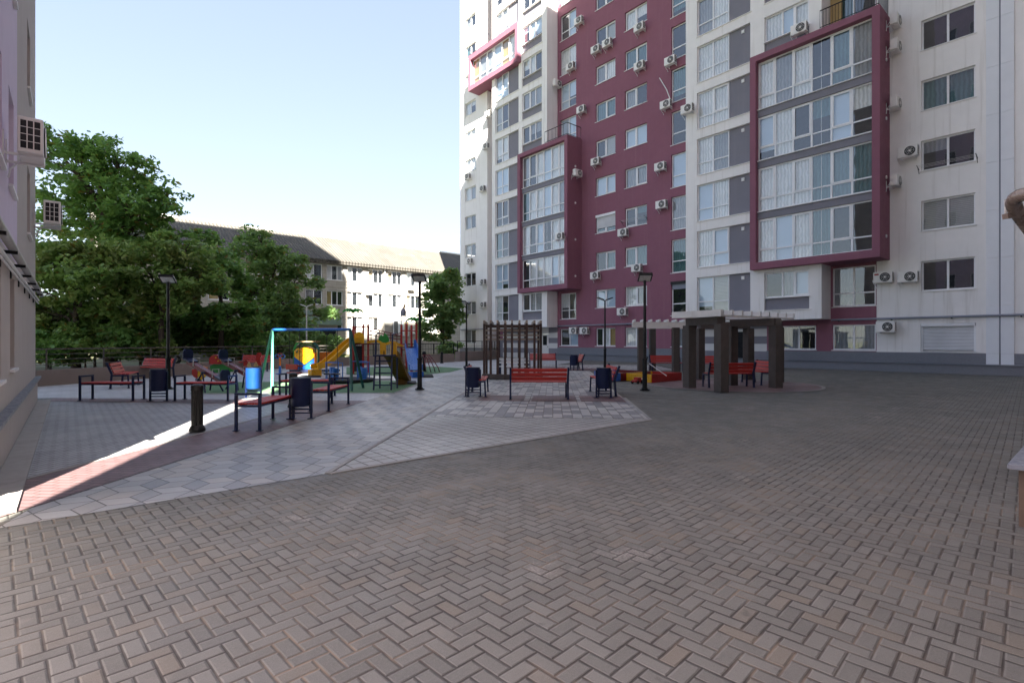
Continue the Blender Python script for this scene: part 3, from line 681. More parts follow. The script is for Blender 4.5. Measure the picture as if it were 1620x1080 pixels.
lo.build('lower_wall', MT['taupe'], lb); up.build('lilac_wall', MT['lilac'], lb); tp.build('taupe_wall', MT['taupe'], lb)
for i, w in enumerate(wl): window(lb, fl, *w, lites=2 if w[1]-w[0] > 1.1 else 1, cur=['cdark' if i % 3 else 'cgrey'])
m = MB(); m.box(LX-.2, 6.82, 0, LX+.04, 18.05, .585); pb = m.build('plinth', MT['taupe'], lb); m = MB(); m.box(LX-.2, 6.81, .588, LX+.11, 18.12, .635); m.build('plinth_cap', MT['granite_cap'], pb)
m = MB(); m.tube([(LX+.11, 6.65, 2.72), (LX+.11, 18.05, 2.72)], .05, 12); gp = m.build('wall_pipe', MT['steel'], lb, True)
m = MB(); m.tube([(LX+.06, 6.82, 2.58), (LX+.06, 18.0, 2.58)], .022, 8); m.tube([(LX+.06, 6.82, 2.5), (LX+.06, 18.0, 2.5)], .015, 8); m.build('cable', MT['white'], gp, True)
for y in np.arange(7.4, 18, 1.55):
    m = MB(); m.box(LX, y, 2.62, LX+.17, y+.04, 2.66); m.box(LX, y, 2.45, LX+.02, y+.04, 2.62); m.build('pipe_bracket', MT['black'], gp)
ac(LX, 9.6, 3.95, R(180), 'large pale air conditioner on the lilac wall at the left, nearest the viewer').scale = (.8, .8, .85); ac(LX, 17.3, 4.35, R(180), 'air conditioner on the left building\'s far corner, in front of the trees')
for o in ac_used[-2:]:                        # their barred side faces the viewer
    for ch in o.children: ch.scale = (1, -1, 1)
    m = MB(); m.tube([(-.1, -.3, .5), (-.06, -.3, .75), (-.02, -.32, .9)], .02, 6)
strip = MB(); strip.box(LX+.045, 6.4, 0, LX+.3, 18.0, .03); tag(strip.build('kerb', MT['kerb']), kind='structure')
# ------------------------------------------------------------ building behind the viewer (its shadow covers the yard) and its low wall and pipe
bb_ = empty('apartment_block', (10, -10, 0), 'tall taupe apartment block standing behind the viewer, shading the yard', 'apartment building')
XB0, YB0 = -3.72, -.5
fb = Fr((0, YB0, 0), (1, 0, 0), (0, 1, 0))
H1, H2 = 53.0, 58.5
m = MB(); opb = [(x, x+1.9, 1.2+3*k, 2.7+3*k) for x in np.arange(-2.6, 30, 3.6) for k in range(0, 14)]
wall(m, fb, XB0, 32.3, 6.0, H1, [o for o in opb if o[2] > 6]); lo_ = MB(); wall(lo_, fb, XB0, 32.3, 0, 6.0, [o for o in opb if o[2] < 6]); lo_.build('lower_wall', MT['lowwall'], bb_)
m.quad((XB0, YB0, 0), (XB0, -20, 0), (XB0, -20, H1), (XB0, YB0, H1)); m.quad((XB0, -20, 0), (32.3, -20, 0), (32.3, -20, H1), (XB0, -20, H1)); m.quad((32.3, YB0, 0), (32.3, -20, 0), (32.3, -20, H1), (32.3, YB0, H1))
m.quad((XB0, YB0, H1), (32.3, YB0, H1), (32.3, -20, H1), (XB0, -20, H1)); m.box(8.4, -20, H1+.002, 32.3, YB0-.01, H2)
m.build('wall', MT['taupe'], bb_)
rb = MB()
for o in opb: window(None, fb, *o, merged=rb, cur=['cgrey', 'cwhite'] if int(o[0]*7) % 2 else ['cdark'])
tag(rb.build('window', [MT['pvc'], MT['glass'], MT['sill']]+[MT[c] for c in CUR], bb_), 'windows of the block behind the viewer', kind='stuff')
lw = empty('low_wall', (6.0, .2, 0), 'low brown tiled wall end with grey stone cap at the right edge', 'low wall')
m = MB(); m.box(5.98, YB0+.003, 0, 20, .54, .475); m.build('wall', MT['brownend'], lw, bevel=.004); m = MB(); m.box(5.9, YB0+.003, .478, 20.05, .60, .52); m.build('cap', MT['granite_cap'], lw, bevel=.004)
pi_ = empty('bent_wall_pipe', (5.5, .3, 2.6), 'thick bronze pipe with an elbow and bracket at the right edge', 'pipe')
c5 = C(.962*4.1, 4.1)
q = [C((px-810)/FP*d_, d_)+(CH+(540-py)*d_/FP,) for px, py, d_ in ((1662, 298, 3.7), (1632, 305, 3.85), (1614, 309, 3.96), (1606, 314, 4.02), (1603, 321, 4.08), (1606, 330, 4.12), (1615, 343, 4.18), (1632, 366, 4.28), (1662, 410, 4.4))]
m = MB(); m.tube(q, .05, 16); m.build('pipe', MT['bronze'], pi_, True)
a = C((1590-810)/FP*4.15, 4.15)+(2.53,); b = C((1660-810)/FP*4.15, 4.15)+(2.58,)
m = MB(); m.bar(a, b, .05, .04); m.build('bracket', MT['bronze'], pi_)
m = MB(); m.tube([(a[0]+.03, a[1], a[2]), (a[0]+.03, a[1], a[2]+.14)], .008, 6); m.tube([(a[0]+.2, a[1]-.1, a[2]), (a[0]+.2, a[1]-.12, a[2]+.2)], .006, 6); m.build('clamp', MT['steel'], pi_)
# ------------------------------------------------------------ ground
def flat(name, poly, z, mat, kind='structure'):
    m = MB(); m.add([(x, y, z) for x, y in poly], [list(range(len(poly)))]); return tag(m.build(name, MT[mat]), kind=kind)
flat('ground', [(-900, -900), (900, -900), (900, 900), (-900, 900)], -.012, 'soil')
flat('plaza_paving', [(-6, -22), (33, -22), (33, 50), (-12, 33), (-12, 5.5), (-6, 5.5)], 0, 'herring')
s2 = math.sqrt(2)
flat('path_paving', [(-.45, 5.95), (2.3, 5.95), D(24, -2.62), D(24, -4.77), D(4.4, -4.77)], .004, 'hex')
flat('yard_paving', [(-.62, 6.6), D(3.6, -5.8), D(12.2, -5.8), D(12.2, -14), (-.62, 18)], .004, 'rect')
flat('playground_paving', [D(13.0, -4.77), D(13.0, -13.4), (-3, 20.2), (-3, 22.6), (4.2, 27.6), (9, 30.8), (18, 31.9), (31, 34.5), D(40, 1.9), D(24, -2.62), D(24, -4.77)], .006, 'far')
flat('red_path', [D(3.4, -5.78), D(3.4, -4.78), D(13.0, -4.78), D(13.0, -5.78)], .008, 'redpave')
flat('red_path', [D(12.2, -5.79), D(13.0, -5.79), D(13.0, -13.3), D(12.2, -13.3)], .0085, 'redpave')
flat('square_paving', [(2.34, 5.97), (8.6, 5.97), D(10.4, 1.9), D(10.4, -2.6)], .004, 'square')
flat('patterned_paving', [D(10.404, -2.6), D(10.404, 1.9), D(28, 1.9), D(28, 6.5), D(34, 6.5), D(34, -2.6)], .009, 'patch')
for t0, t1 in ((-1.9, -.75), (-.55, .62), (.72, 1.85)): flat('bench_pad', [D(13.2, t0), D(13.2, t1), D(14.6, t1), D(14.6, t0)], .013, 'redpave')
flat('bench_pad', [C(-.4, 29), C(2.9, 29), C(3.2, 31), C(-.4, 31)], .013, 'redpave'); flat('bench_pad', [C(2.9, 27), C(4.6, 27), C(4.6, 29.5), C(2.9, 29.5)], .014, 'redpave')
cc = C(7.7, 18.4); rad = 2.85
flat('round_paving', [(cc[0]+rad*math.cos(t), cc[1]+rad*math.sin(t)) for t in np.linspace(0, 2*math.pi, 56)[:-1]], .017, 'redpave')
m = MB(); ts = np.linspace(0, 2*math.pi, 57)
for t0, t1 in zip(ts, ts[1:]):
    p = [(cc[0]+r_*math.cos(t), cc[1]+r_*math.sin(t), .021) for r_, t in ((rad-.01, t0), (rad+.1, t0), (rad+.1, t1), (rad-.01, t1))]; m.quad(*p)
tag(m.build('kerb', MT['kerb']), kind='structure')
flat('rubber_playground', [G(300, 622.5), G(622, 621.5), G(663, 606), G(640, 602), G(340, 605)], .012, 'rubber')
flat('rubber_playground', [G(548, 592.5), G(640, 596), G(712, 589), G(735, 583), G(690, 580), G(548, 581)], .016, 'rubber')
m = MB()
def strip_(p, q, w=.065, z=.0125): m.bar((p[0], p[1], z-.01), (q[0], q[1], z-.01), w, .02)
strip_(D(3.0, -5.82), D(12.2, -5.82)); strip_((2.3, 5.93), (8.65, 5.93)); strip_((2.27, 5.95), D(23, -2.64)); strip_((8.66, 5.97), D(14.2, 1.94))
strip_(G(622, 622.3), G(666, 606)); strip_(G(300, 623.3), G(622, 622.3))
tag(m.build('kerb', MT['kerb']), kind='structure')
# ------------------------------------------------------------ low walls and railings
def lowwall_run(pts, h, th, label):
    r = empty('low_wall', (*pts[0], 0), label, 'low wall'); m = MB()
    for p, q_ in zip(pts, pts[1:]): m.bar((p[0], p[1], h/2), (q_[0], q_[1], h/2), th, h)
    m.build('wall', MT['lowwall'], r); return r
def rail_run(pts, z0, h, rails, step, label, mat='railbronze', vertical=0):
    r = empty('railing', (*pts[0], z0), label, 'railing', 'railings round the playground'); m = MB(); v_ = MB()
    for p, q_ in zip(pts, pts[1:]):
        L = math.hypot(q_[0]-p[0], q_[1]-p[1]); n_ = max(1, round(L/step)); A = lambda t, z: (p[0]+(q_[0]-p[0])*t, p[1]+(q_[1]-p[1])*t, z)
        m.bar(A(0, z0+h), A(1, z0+h), .06, .05)
        for i in range(rails): z = z0+h*(i+1)/(rails+1); m.tube([A(0, z), A(1, z)], .012, 5)
        if vertical:
            for i in range(int(L/vertical)): t = i*vertical/L; v_.bar(A(t, z0+.05), A(t, z0+h), .016, .016)
        for i in range(n_+1):
            b_ = MB(); b_.bar(A(i/n_, z0), A(i/n_, z0+h), .05, .05); b_.build('post', MT[mat], r)
    m.build('rail', MT[mat], r)
    if vertical: v_.build('bars', MT[mat], r)
fp = [(-2.2, 22.9), (4.2, 27.5), (8.9, 30.7), (13.5, 31.4)]
lowwall_run(fp, .55, .2, 'low brown rendered wall under the railing behind the playground at left'); rail_run(fp, .55, .72, 3, 2.0, 'grey metal railing on the low wall before the trees')
fp2 = [(13.52, 31.4), (18.2, 32.0), (21.9, 32.4)]
lowwall_run(fp2, .62, .25, 'low brown wall behind the climbing frame and blue slide'); rail_run(fp2, .62, .75, 1, 1.6, 'dark barred railing behind the slides near the tower', 'black', .14)
fp3 = [(22.6, 32.9), (27.5, 35.2), (31.0, 38.5)]
lowwall_run(fp3, .75, .4, 'low wall of the entrance ramp left of the tower'); rail_run(fp3, .75, .8, 1, 1.5, 'dark railing along the entrance ramp by the tower', 'black')
# ------------------------------------------------------------ school
YS = 58.0
sb = empty('school_building', (25, YS, 0), 'long three storey limestone building with corrugated roof behind the trees', 'school building')
fs = Fr((0, YS, 0), (1, 0, 0), (0, -1, 0)); m = MB()
def XY(c, px): a_ = (px-810)/FP; return c*(FW[0]+RT[0]*a_)/(FW[1]+RT[1]*a_)
opn = []
for px in (455, 497, 530, 562, 595, 625, 654, 682): 
    x = XY(YS, px)
    for z0, z1 in ((8.5, 10.2), (5.65, 7.3), (2.8, 4.4)): opn.append((x-.95, x+.95, z0, z1))
xs_ = 8.0
while xs_ < XY(YS, 440): 
    for z0, z1 in ((8.5, 10.2), (5.65, 7.3), (2.8, 4.4)): opn.append((xs_-.95, xs_+.95, z0, z1))
    xs_ += 3.3
x1 = 46.0
wall(m, fs, 2, x1, 0, 10.75, opn, depth=.4)
m.quad((2, YS, 0), (2, YS+13, 0), (2, YS+13, 10.75), (2, YS, 10.75)); m.quad((x1, YS, 0), (x1, YS+13, 0), (x1, YS+13, 10.75), (x1, YS, 10.75)); m.add([(2, YS, 10.75), (2, YS+13, 10.75), (2, YS+6.5, 14.4)], [(0, 1, 2)]); m.add([(x1, YS, 10.75), (x1, YS+13, 10.75), (x1, YS+6.5, 14.4)], [(0, 1, 2)])
m.quad((2, YS+13, 0), (x1, YS+13, 0), (x1, YS+13, 10.75), (2, YS+13, 10.75))
m.fbox(fs, 2, 0, 7.75, x1, .05, 7.9)
m.build('wall', MT['school'], sb)
m = MB(); m.hexa([(1.5, YS-.6, 10.55), (x1+.5, YS-.6, 10.55), (x1+.5, YS+6.5, 14.45), (1.5, YS+6.5, 14.45), (1.5, YS-.6, 10.68), (x1+.5, YS-.6, 10.68), (x1+.5, YS+6.5, 14.58), (1.5, YS+6.5, 14.58)])
m.hexa([(1.5, YS+6.5, 14.45), (x1+.5, YS+6.5, 14.45), (x1+.5, YS+13.6, 10.55), (1.5, YS+13.6, 10.55), (1.5, YS+6.5, 14.58), (x1+.5, YS+6.5, 14.58), (x1+.5, YS+13.6, 10.68), (1.5, YS+13.6, 10.68)])
rf = m.build('roof', MT['roof'], sb)
m = MB(); m.fbox(fs, 2, .04, 10.30, x1, .55, 10.5); m.build('eave', MT['roof'], rf)
m = MB(); m.tube([(1.5, YS+6.5, 14.62), (x1+.5, YS+6.5, 14.62)], .14, 8); m.build('ridge_cap', MT['white'], rf)
for o in opn: window(sb, fs, *o, lites=3 if o[0] > 20 else 2, trans=None, depth=.18, cur=random.choice([['cwhite', 'cdark', 'cgrey'], ['cgrey', 'cdark', 'cwhite'], ['cdark', 'cgrey', 'cdark'], ['ctan', 'cdark', 'cdark']]), fw=.09)
m = MB(); xd = XY(YS, 608); m.tube([(xd, YS-.12, .2), (xd, YS-.12, 10.5)], .07, 8); m.build('downpipe', MT['white'], sb)
xp = XY(YS-3, 505)
m = MB(); m.box(xp-2.4, YS-3, 0, xp+2.0, YS-.02, 3.3); pr = m.build('porch', MT['school'], sb)
m = MB(); m.plate([(-2.8, 0), (2.4, 0), (2.2, .8), (1.2, 1.5), (-1.6, 1.5), (-2.6, .8)], (xp, YS-1.6, 3.3), (1, 0, 0), (0, 0, 1), 3.4); m.build('green_canopy', MT['teal'] if 0 else paint('pale_green_sheet', (.19, .27, .22), .5), pr)
m = MB(); m.fbox(Fr((0, YS-3, 0), (1, 0, 0), (0, -1, 0)), xp-2.2, -.02, 1.6, xp+1.8, .03, 2.9); m.build('dark_glazing', MT['cdark'], pr)
xq = XY(YS-2, 640); m = MB(); m.box(xq-2.6, YS-2, 0, xq+2.4, YS-.02, 4.6); b2 = m.build('annex', MT['school'], sb)
f3 = Fr((0, YS-2.01, 0), (1, 0, 0), (0, -1, 0))
window(b2, f3, xq-1.6, xq+.5, 2.2, 4.0, lites=3, cur=['cdark', 'cwhite', 'ctan'], depth=-.2, sill=False)
acs = ac(xq+1.2, YS-2.0, 2.4, R(90), 'white air conditioner on the sunlit school annex behind the playground')
ac(XY(YS, 582), YS, 7.0, R(90), 'air conditioner between upper windows of the sunlit limestone school'); ac(XY(YS, 648), YS, 7.9, R(90), 'air conditioner high on the right part of the limestone school')
# shed roof and cars behind the trees
sh = empty('garden_shed', (*C(-25, 44), 0), 'low pale roofed shed glimpsed behind the trees at left', 'shed')
m = MB(); x, y = C(-25, 44); m.box(x-5, y-2, 0, x+5, y+2, 2.0); m.build('wall', MT['school'], sh); m = MB(); m.hexa([(x-5.4, y-2.6, 1.95), (x+5.4, y-2.6, 1.95), (x+5.4, y+2.6, 2.7), (x-5.4, y+2.6, 2.7), (x-5.4, y-2.6, 2.03), (x+5.4, y-2.6, 2.03), (x+5.4, y+2.6, 2.78), (x-5.4, y+2.6, 2.78)]); m.build('roof', MT['white'], sh)
def make_car():
    r = empty('parked_car'); w = .86
    prof = [(-2.1, .35), (-2.12, .7), (-1.95, .92), (-1.1, 1.0), (-.5, 1.42), (.9, 1.46), (1.6, 1.05), (2.05, .95), (2.12, .6), (2.1, .35)]
    m = MB(); m.plate(prof, (0, 0, 0), (1, 0, 0), (0, 0, 1), 2*w); m.build('body', MT['cargrey'], r, bevel=.06)
    m = MB(); m.plate([(-.98, 1.03), (-.48, 1.36), (.82, 1.40), (1.36, 1.06)], (0, 0, 0), (1, 0, 0), (0, 0, 1), 2*w+.012); m.build('side_window', MT['acdark'], r)
    for x_ in (-1.3, 1.3):
        for y_ in (-w, w):
            m = MB(); m.tube([(x_, y_-.1, .31), (x_, y_+.1, .31)], .31, 18); wh = m.build('wheel', MT['black'], r); m = MB(); m.tube([(x_, y_-.105, .31), (x_, y_+.105, .31)], .19, 14); m.build('rim', MT['steel'], wh)
    for y_ in (-.6, .6): m = MB(); m.box(-2.14, y_-.18, .66, -2.0, y_+.18, .8); m.build('headlight', MT['led'], r)
    return r
car = make_car(); put(car, C(-21.5, 36), FACE-1.5); tag(car, 'silver car parked behind the railing, left of the two seen through branches', 'car', 'cars behind the trees')
c2 = copy_tree(car); put(c2, C(-18.3, 37), FACE-1.62); tag(c2, 'pale blue car parked behind the railing, right of the silver one', 'car', 'cars behind the trees')
for ch in c2.children:
    if ch.name.startswith('body'): ch.data = ch.data.copy(); ch.data.materials[0] = MT['carblue']
# ------------------------------------------------------------ benches, bins, bollards, lamps
def make_bench(L=1.35):
    r = empty('park_bench')
    for s in (-1, 1):
        x = s*L/2; f = MB()
        for y in (-.2, .2): f.box(x-.022, y-.022, 0, x+.022, y+.022, .6); f.box(x-.045, y-.045, 0, x+.045, y+.045, .012)
        f.box(x-.022, -.222, .603, x+.022, .222, .64); f.box(x-.02, -.177, .40, x+.02, .177, .432); f.build('side_frame', MT['navy'], r, bevel=.004)
    for i in range(4):
        m = MB(); y = -.15+i*.1; m.box(-L/2+.025, y-.043, .435, L/2-.025, y+.043, .468); m.build('seat_slat', MT['slat'], r, bevel=.005)
    m = MB(); m.box(-L/2+.02, -.19, .40, L/2-.02, -.165, .43); m.box(-L/2+.02, .165, .40, L/2-.02, .19, .43); m.build('seat_rail', MT['navy'], r)
    return r
def make_backed(L=1.5):                    # sitter looks along +y; back at -y
    r = empty('park_bench')
    for s in (-1, 1):
        x = s*L/2; f = MB()
        f.bar((x, -.24, 0), (x, -.2, .46), .05, .06); f.bar((x, -.2, .46), (x, -.34, .84), .05, .06); f.bar((x, .24, 0), (x, .22, .44), .05, .045); f.bar((x, -.2, .415), (x, .24, .415), .045, .045)
        f.box(x-.04, -.29, 0, x+.04, -.19, .012); f.box(x-.04, .2, 0, x+.04, .28, .012); f.build('side_frame', MT['navy'], r, bevel=.004)
    for i in range(4): m = MB(); y = -.13+i*.11; m.box(-L/2+.028, y-.047, .442, L/2-.028, y+.047, .475); m.build('seat_slat', MT['slat'], r, bevel=.005)
    for i in range(3):
        t = .16+i*.29; m = MB(); m.bar((-L/2+.028, -.2-.14*t+.045, .46+.38*t+.02), (L/2-.028, -.2-.14*t+.045, .46+.38*t+.02), .03, .095, up=(0, -.35, 1)); m.build('back_slat', MT['slat'], r, bevel=.005)
    return r
b0 = make_bench(); b1 = make_backed(); used = set()
def place(proto, xy, rz, label, cat, group):
    o = proto if proto.name not in used else copy_tree(proto)
    used.add(proto.name); tag(o, label, cat, group); return put(o, xy, rz, .02)
V0 = FACE-math.pi/2                         # local +y along the view
BG = 'red slatted benches with navy frames'
for xy, a, lab in ((C(*((178-810)/FP*13.4, 13.4)), V0, 'backless red bench nearest the left building, beside a navy bin'), (C((326-810)/FP*13.4, 13.4), V0, 'backless red bench behind the tall front bollard'),
        (C(-4.47, 9.45), V0+math.pi/2, 'backless red bench seen end on, nearest of all benches'), (C(-4.17, 11.9), V0+math.pi/2, 'backless red bench end on just beyond the navy bin and bollard'),
        (C(-5.6, 14.2), V0, 'backless red bench partly hidden behind the second bollard')):
    place(b0, xy, a, lab, 'bench', BG)
for xy, a, lab in ((C(.71, 13.75), V0, 'backed red bench seen from behind, front and centre before the wooden pergola'),
        (C((757-810)/FP*14.9, 14.9), V0-math.pi/2, 'backed red bench facing right, with a bin before it, left of centre'), (C((953-810)/FP*15.0, 15.0), V0+math.pi/2, 'backed red bench facing left, with a bin before it, right of centre'),
        (C((859-810)/FP*29.6, 29.6), V0+math.pi, 'backed red bench facing the viewer beyond the wooden pergola'), (C((912-810)/FP*28.0, 28.0), V0+math.pi/2, 'backed red bench facing left far off before the plum wall'),
        (C((1054-810)/FP*25.8, 25.8), V0+math.pi, 'backed red bench facing the viewer under the farther white pergola'), (C((1116-810)/FP*25.0, 25.0), V0+math.pi, 'backed red bench seen between the left pillars of the stone pergola'),
        (C((1152-810)/FP*17.2, 17.2), V0+.05, 'backed red bench seen from behind inside the stone pergola'), (C((1199-810)/FP*18.6, 18.6), V0+math.pi/2, 'backed red bench facing left inside the stone pergola'),
        (C((198-810)/FP*17.3, 17.3), V0-math.pi/2+.45, 'backed red bench turned sideways near the left railing'), (C((243-810)/FP*21.3, 21.3), V0+math.pi-.2, 'backed red bench facing the viewer beside the left lamp post'),
        (C((403-810)/FP*26.5, 26.5), V0+math.pi, 'backed red bench facing the viewer far behind the seesaws')):
    place(b1, xy, a, lab, 'bench', BG)
def make_bin():
    r = empty('litter_bin'); m = MB(); m.tube([(0, 0, .25), (0, 0, .30), (0, 0, .78), (0, 0, .80)], [.17, .185, .19, .195], 18); m.build('bucket', MT['navy'], r, True)
    m = MB(); m.cyl(0, 0, .795, .805, .165, 18); m.build('opening', MT['black'], r)
    for s in (-1, 1): m = MB(); m.box(s*.2-.02, -.02, 0, s*.2+.02, .02, .74); m.box(s*.2-.06, -.06, 0, s*.2+.06, .06, .012); m.build('leg', MT['navy'], r)
    m = MB(); m.box(-.18, -.015, .17, .18, .015, .2); m.box(-.18, -.015, .10, .18, .015, .125); m.build('crossbar', MT['navy'], r)
    return r
n0 = make_bin(); NG = 'litter bins beside the benches'
for px, py, lab in ((251, 635, 'navy litter bin between the two left backless benches'), (476, 663.5, 'navy litter bin at the end of the nearest bench'), (748.5, 628, 'navy litter bin left of the centre bench'), (955, 630, 'navy litter bin right of the centre bench'), (908, 586, 'small navy bin far off on the bench before the plum wall')):
    place(n0, G(px, py), V0+.1, lab, 'litter bin', NG)
o = place(n0, G(401, 630), V0, 'bright blue litter bin catching the sun by the swing', 'litter bin', NG)
for ch in o.children:
    if ch.name.startswith('bucket'): ch.data = ch.data.copy(); ch.data.materials[0] = MT['binblue']
def make_bollard():
    r = empty('bollard'); m = MB(); h = .80
    n_ = 28; P = []
    m.tube([(0, 0, 0), (0, 0, .03), (0, 0, .08), (0, 0, .10)], [.125, .125, .1, .085], 16); m.build('base', MT['blackgreen'], r)
    m = MB(); poly = [((.076 if i % 2 else .088)*math.cos(2*math.pi*i/n_), (.076 if i % 2 else .088)*math.sin(2*math.pi*i/n_)) for i in range(n_)]; m.prism(poly, .1, .68); m.build('fluted_shaft', MT['blackgreen'], r)
    m = MB(); m.lathe(0, 0, [(.68, .092), (.70, .098), (.72, .092), (.74, .098), (.77, .09), (.79, .06), (.80, .0)], 16); m.build('cap', MT['blackgreen'], r, True); return r
o0 = make_bollard()
for px, py, lab in ((312, 683, 'black fluted bollard standing nearest, on the sunlit strip'), (464, 645, 'black fluted bollard behind the nearest bench and bin'), (699, 575, 'small dark bollard far off before the low wall right of the blue slide')):
    place(o0, G(px, py), .3, lab, 'bollard', 'black bollards')
def make_lamp(h=3.4, twin=False, mat='black'):
    r = empty('lamp_post')
    m = MB(); m.cyl(0, 0, 0, .03, .15, 14); m.cyl(0, 0, .03, .07, .1, 14); m.build('base_plate', MT[mat], r)
    m = MB(); m.tube([(0, 0, .07), (0, 0, h*.28), (0, 0, h*.285), (0, 0, h)], [.075, .07, .05, .04], 12); p = m.build('pole', MT[mat], r, True)
    m = MB(); m.cyl(0, 0, h*.275, h*.29, .085, 12); m.box(.06, -.012, h*.29, .09, .012, h*.305); m.build('collar', MT[mat], p)
    for s in ((-1, 1) if twin else (1,)):
        hd = MB(); g = MB()
        if twin:
            hd.bar((0, 0, h), (s*.12, 0, h+.04), .05, .05); hd.hexa([(s*.1, -.13, h+.02), (s*.42, -.13, h+.14), (s*.42, .13, h+.14), (s*.1, .13, h+.02), (s*.1, -.13, h+.08), (s*.42, -.13, h+.19), (s*.42, .13, h+.19), (s*.1, .13, h+.08)])
            g.quad((s*.14, -.1, h+.031), (s*.39, -.1, h+.125), (s*.39, .1, h+.125), (s*.14, .1, h+.031))
        else:
            hd.hexa([(-.21, -.24, h+.15), (.21, -.24, h+.15), (.21, .12, h-.02), (-.21, .12, h-.02), (-.19, -.22, h+.22), (.19, -.22, h+.22), (.19, .15, h+.08), (-.19, .15, h+.08)])
            hd.box(-.03, .1, h-.06, .03, .14, h+.05)
            g.hexa([(-.17, -.205, h+.122), (.17, -.205, h+.122), (.17, .08, h-.012), (-.17, .08, h-.012), (-.17, -.2, h+.14), (.17, -.2, h+.14), (.17, .085, h+.005), (-.17, .085, h+.005)])
        q_ = hd.build('lamp_head', MT[mat], r); g.build('lamp_panel', MT['led'], q_)
    return r
l0 = make_lamp(); LG = 'black lamp posts in the yard'
for px, py, a, lab in ((266, 616, .3, 'single headed black lamp post before the trees at left'), (664, 617, 0, 'single headed black lamp post beside the blue slide'), (1020, 618, -.1, 'single headed black lamp post by the yellow sandbox')):
    o = place(l0, G(px, py), V0+a, lab, 'lamp post', LG)
    for ch in o.children:
        if ch.name.startswith('lamp_head') and not ch.get('tilt'): pass
l1 = make_lamp(3.75, True)
for px, py, a, lab in ((738, 580, 1.2, 'twin headed black lamp post left of the wooden pergola'), (957, 584, .15, 'twin headed black lamp post before the plum wall')):
    place(l1, G(px, py), V0+a, lab, 'lamp post', LG)
l2 = make_lamp(4.0, True, 'white'); put(l2, C((485-810)/FP*37, 37), V0, 0); tag(l2, 'white twin headed lamp post behind the playhouse', 'lamp post')
# ------------------------------------------------------------ pergolas
def fr_local(o, rz):
    c, s = math.cos(rz), math.sin(rz); return lambda x, y, z=0: (o[0]+x*c-y*s, o[1]+x*s+y*c, z)
pg = empty('wooden_pergola', (*C(.05, 21.5), 0), 'dark brown wooden slatted pergola screen in the middle of the yard', 'pergola')
L = lambda lat, d, z: C(lat, d)+(z,)
xs9 = [(px-810)/FP*20.6 for px in (765, 776, 787, 799, 810, 822, 833.5, 846, 856.7)]
for i, x in enumerate(xs9):
    bow = .5*((i-4)/4)**2
    m = MB(); m.bar(L(x, 20.6+bow, 0), L(x, 20.6+bow, 2.25), .09, .2, up=(FW[0], FW[1], 0)); m.build('post', MT['brownwood'], pg)
    m = MB(); m.bar(L(x, 20.4+bow, 2.31), L(x, 23.3, 2.31), .07, .13); m.build('rafter', MT['greytimber'], pg)
    if i % 2 == 0 or i in (3, 5): m = MB(); m.bar(L(x, 23.1, 0), L(x, 23.1, 2.24), .09, .12, up=(FW[0], FW[1], 0)); m.build('rear_post', MT['brownwood'], pg)
for z in (1.62, 1.8, 2.02):
    m = MB(); m.bar(L(xs9[0]-.1, 23.0, z), L(xs9[-1]+.1, 23.0, z), .05, .07); m.build('cross_slat', MT['greytimber'], pg)
m = MB(); m.bar(L(xs9[0], 23.1, 2.19), L(xs9[-1], 23.1, 2.19), .1, .1); m.bar(L(xs9[0], 22.0, 2.2), L(xs9[-1], 22.0, 2.2), .1, .08); m.build('beam', MT['brownwood'], pg)
m = MB()
for a, b in zip(range(8), range(1, 9)): m.bar(L(xs9[a], 20.6+.5*((a-4)/4)**2, .12), L(xs9[b], 20.6+.5*((b-4)/4)**2, .12), .26, .2)
m.build('kerb_base', MT['stonepillar'], pg)
m = MB()
for t in (-.9, .9): m.box(*0*[0]) if 0 else None
ws = empty('park_bench', (*C(.3, 22.3), 0), 'small pale slatted seat seen through the wooden pergola posts', 'bench'); m = MB()
for k in range(4): m.bar(L(-.55, 22.1+k*.11, .46), L(.75, 22.1+k*.11, .46), .09, .03)
for k in range(2): m.bar(L(-.55, 22.6, .62+k*.14), L(.75, 22.6, .62+k*.14), .03, .1)
m.build('seat', MT['white'], ws); m = MB()
for x in (-.5, .7):
    for d_ in (22.1, 22.5): m.bar(L(x, d_, 0), L(x, d_, .44), .05, .05)
    m.bar(L(x, 22.62, .4), L(x, 22.62, .82), .05, .05)
m.build('frame', MT['navy'], ws)
sp = empty('stone_pergola', (*cc, 0), 'brown pillared pergola with white timber rafters over a red paved circle', 'pergola')
PW = .30
def pil(lat, d, h=2.05): 
    m = MB(); x, y = C(lat, d); m.bar((x, y, 0), (x, y, h), PW, PW, up=(FW[0]*.94-RT[0]*.34, FW[1]*.94-RT[1]*.34, 0)); return m.build('pillar', MT['stonepillar'], sp, bevel=.008)
PA, PB, PC, PD, PE, PF, PG_, PH = (5.82, 17.0), (6.3, 15.6), (8.62, 16.95), (9.9, 19.3), (7.6, 17.95), (8.85, 24.0), (7.95, 18.9), (10.35, 22.4)
PF = (7.45, 20.6); PH = (9.4, 20.6)
for p in (PA, PB, PC, PD, PE, PF, PH): pil(*p)
for a, b in ((PA, PB), (PE, PC), (PF, PH), (PC, PD)):
    m = MB(); p, q_ = L(*a, 2.16), L(*b, 2.16); m.bar(p, q_, PW+.004, .24); m.build('lintel', MT['stonepillar'], sp)
u = Vector(C(9.75, 17.9))-Vector(C(6.2, 15.55)); Lr = u.length-.4; u = u.normalized(); w_ = Vector((-u.y, u.x)); p0 = Vector(C(6.2, 15.55))
for i in range(9):
    t = i*(Lr+.1)/8; a = p0+u*t-w_*.15; b = p0+u*t+w_*1.6
    m = MB(); m.bar((a.x, a.y, 2.405), (b.x, b.y, 2.405), .07, .15); m.build('rafter', MT['whitewood'], sp)
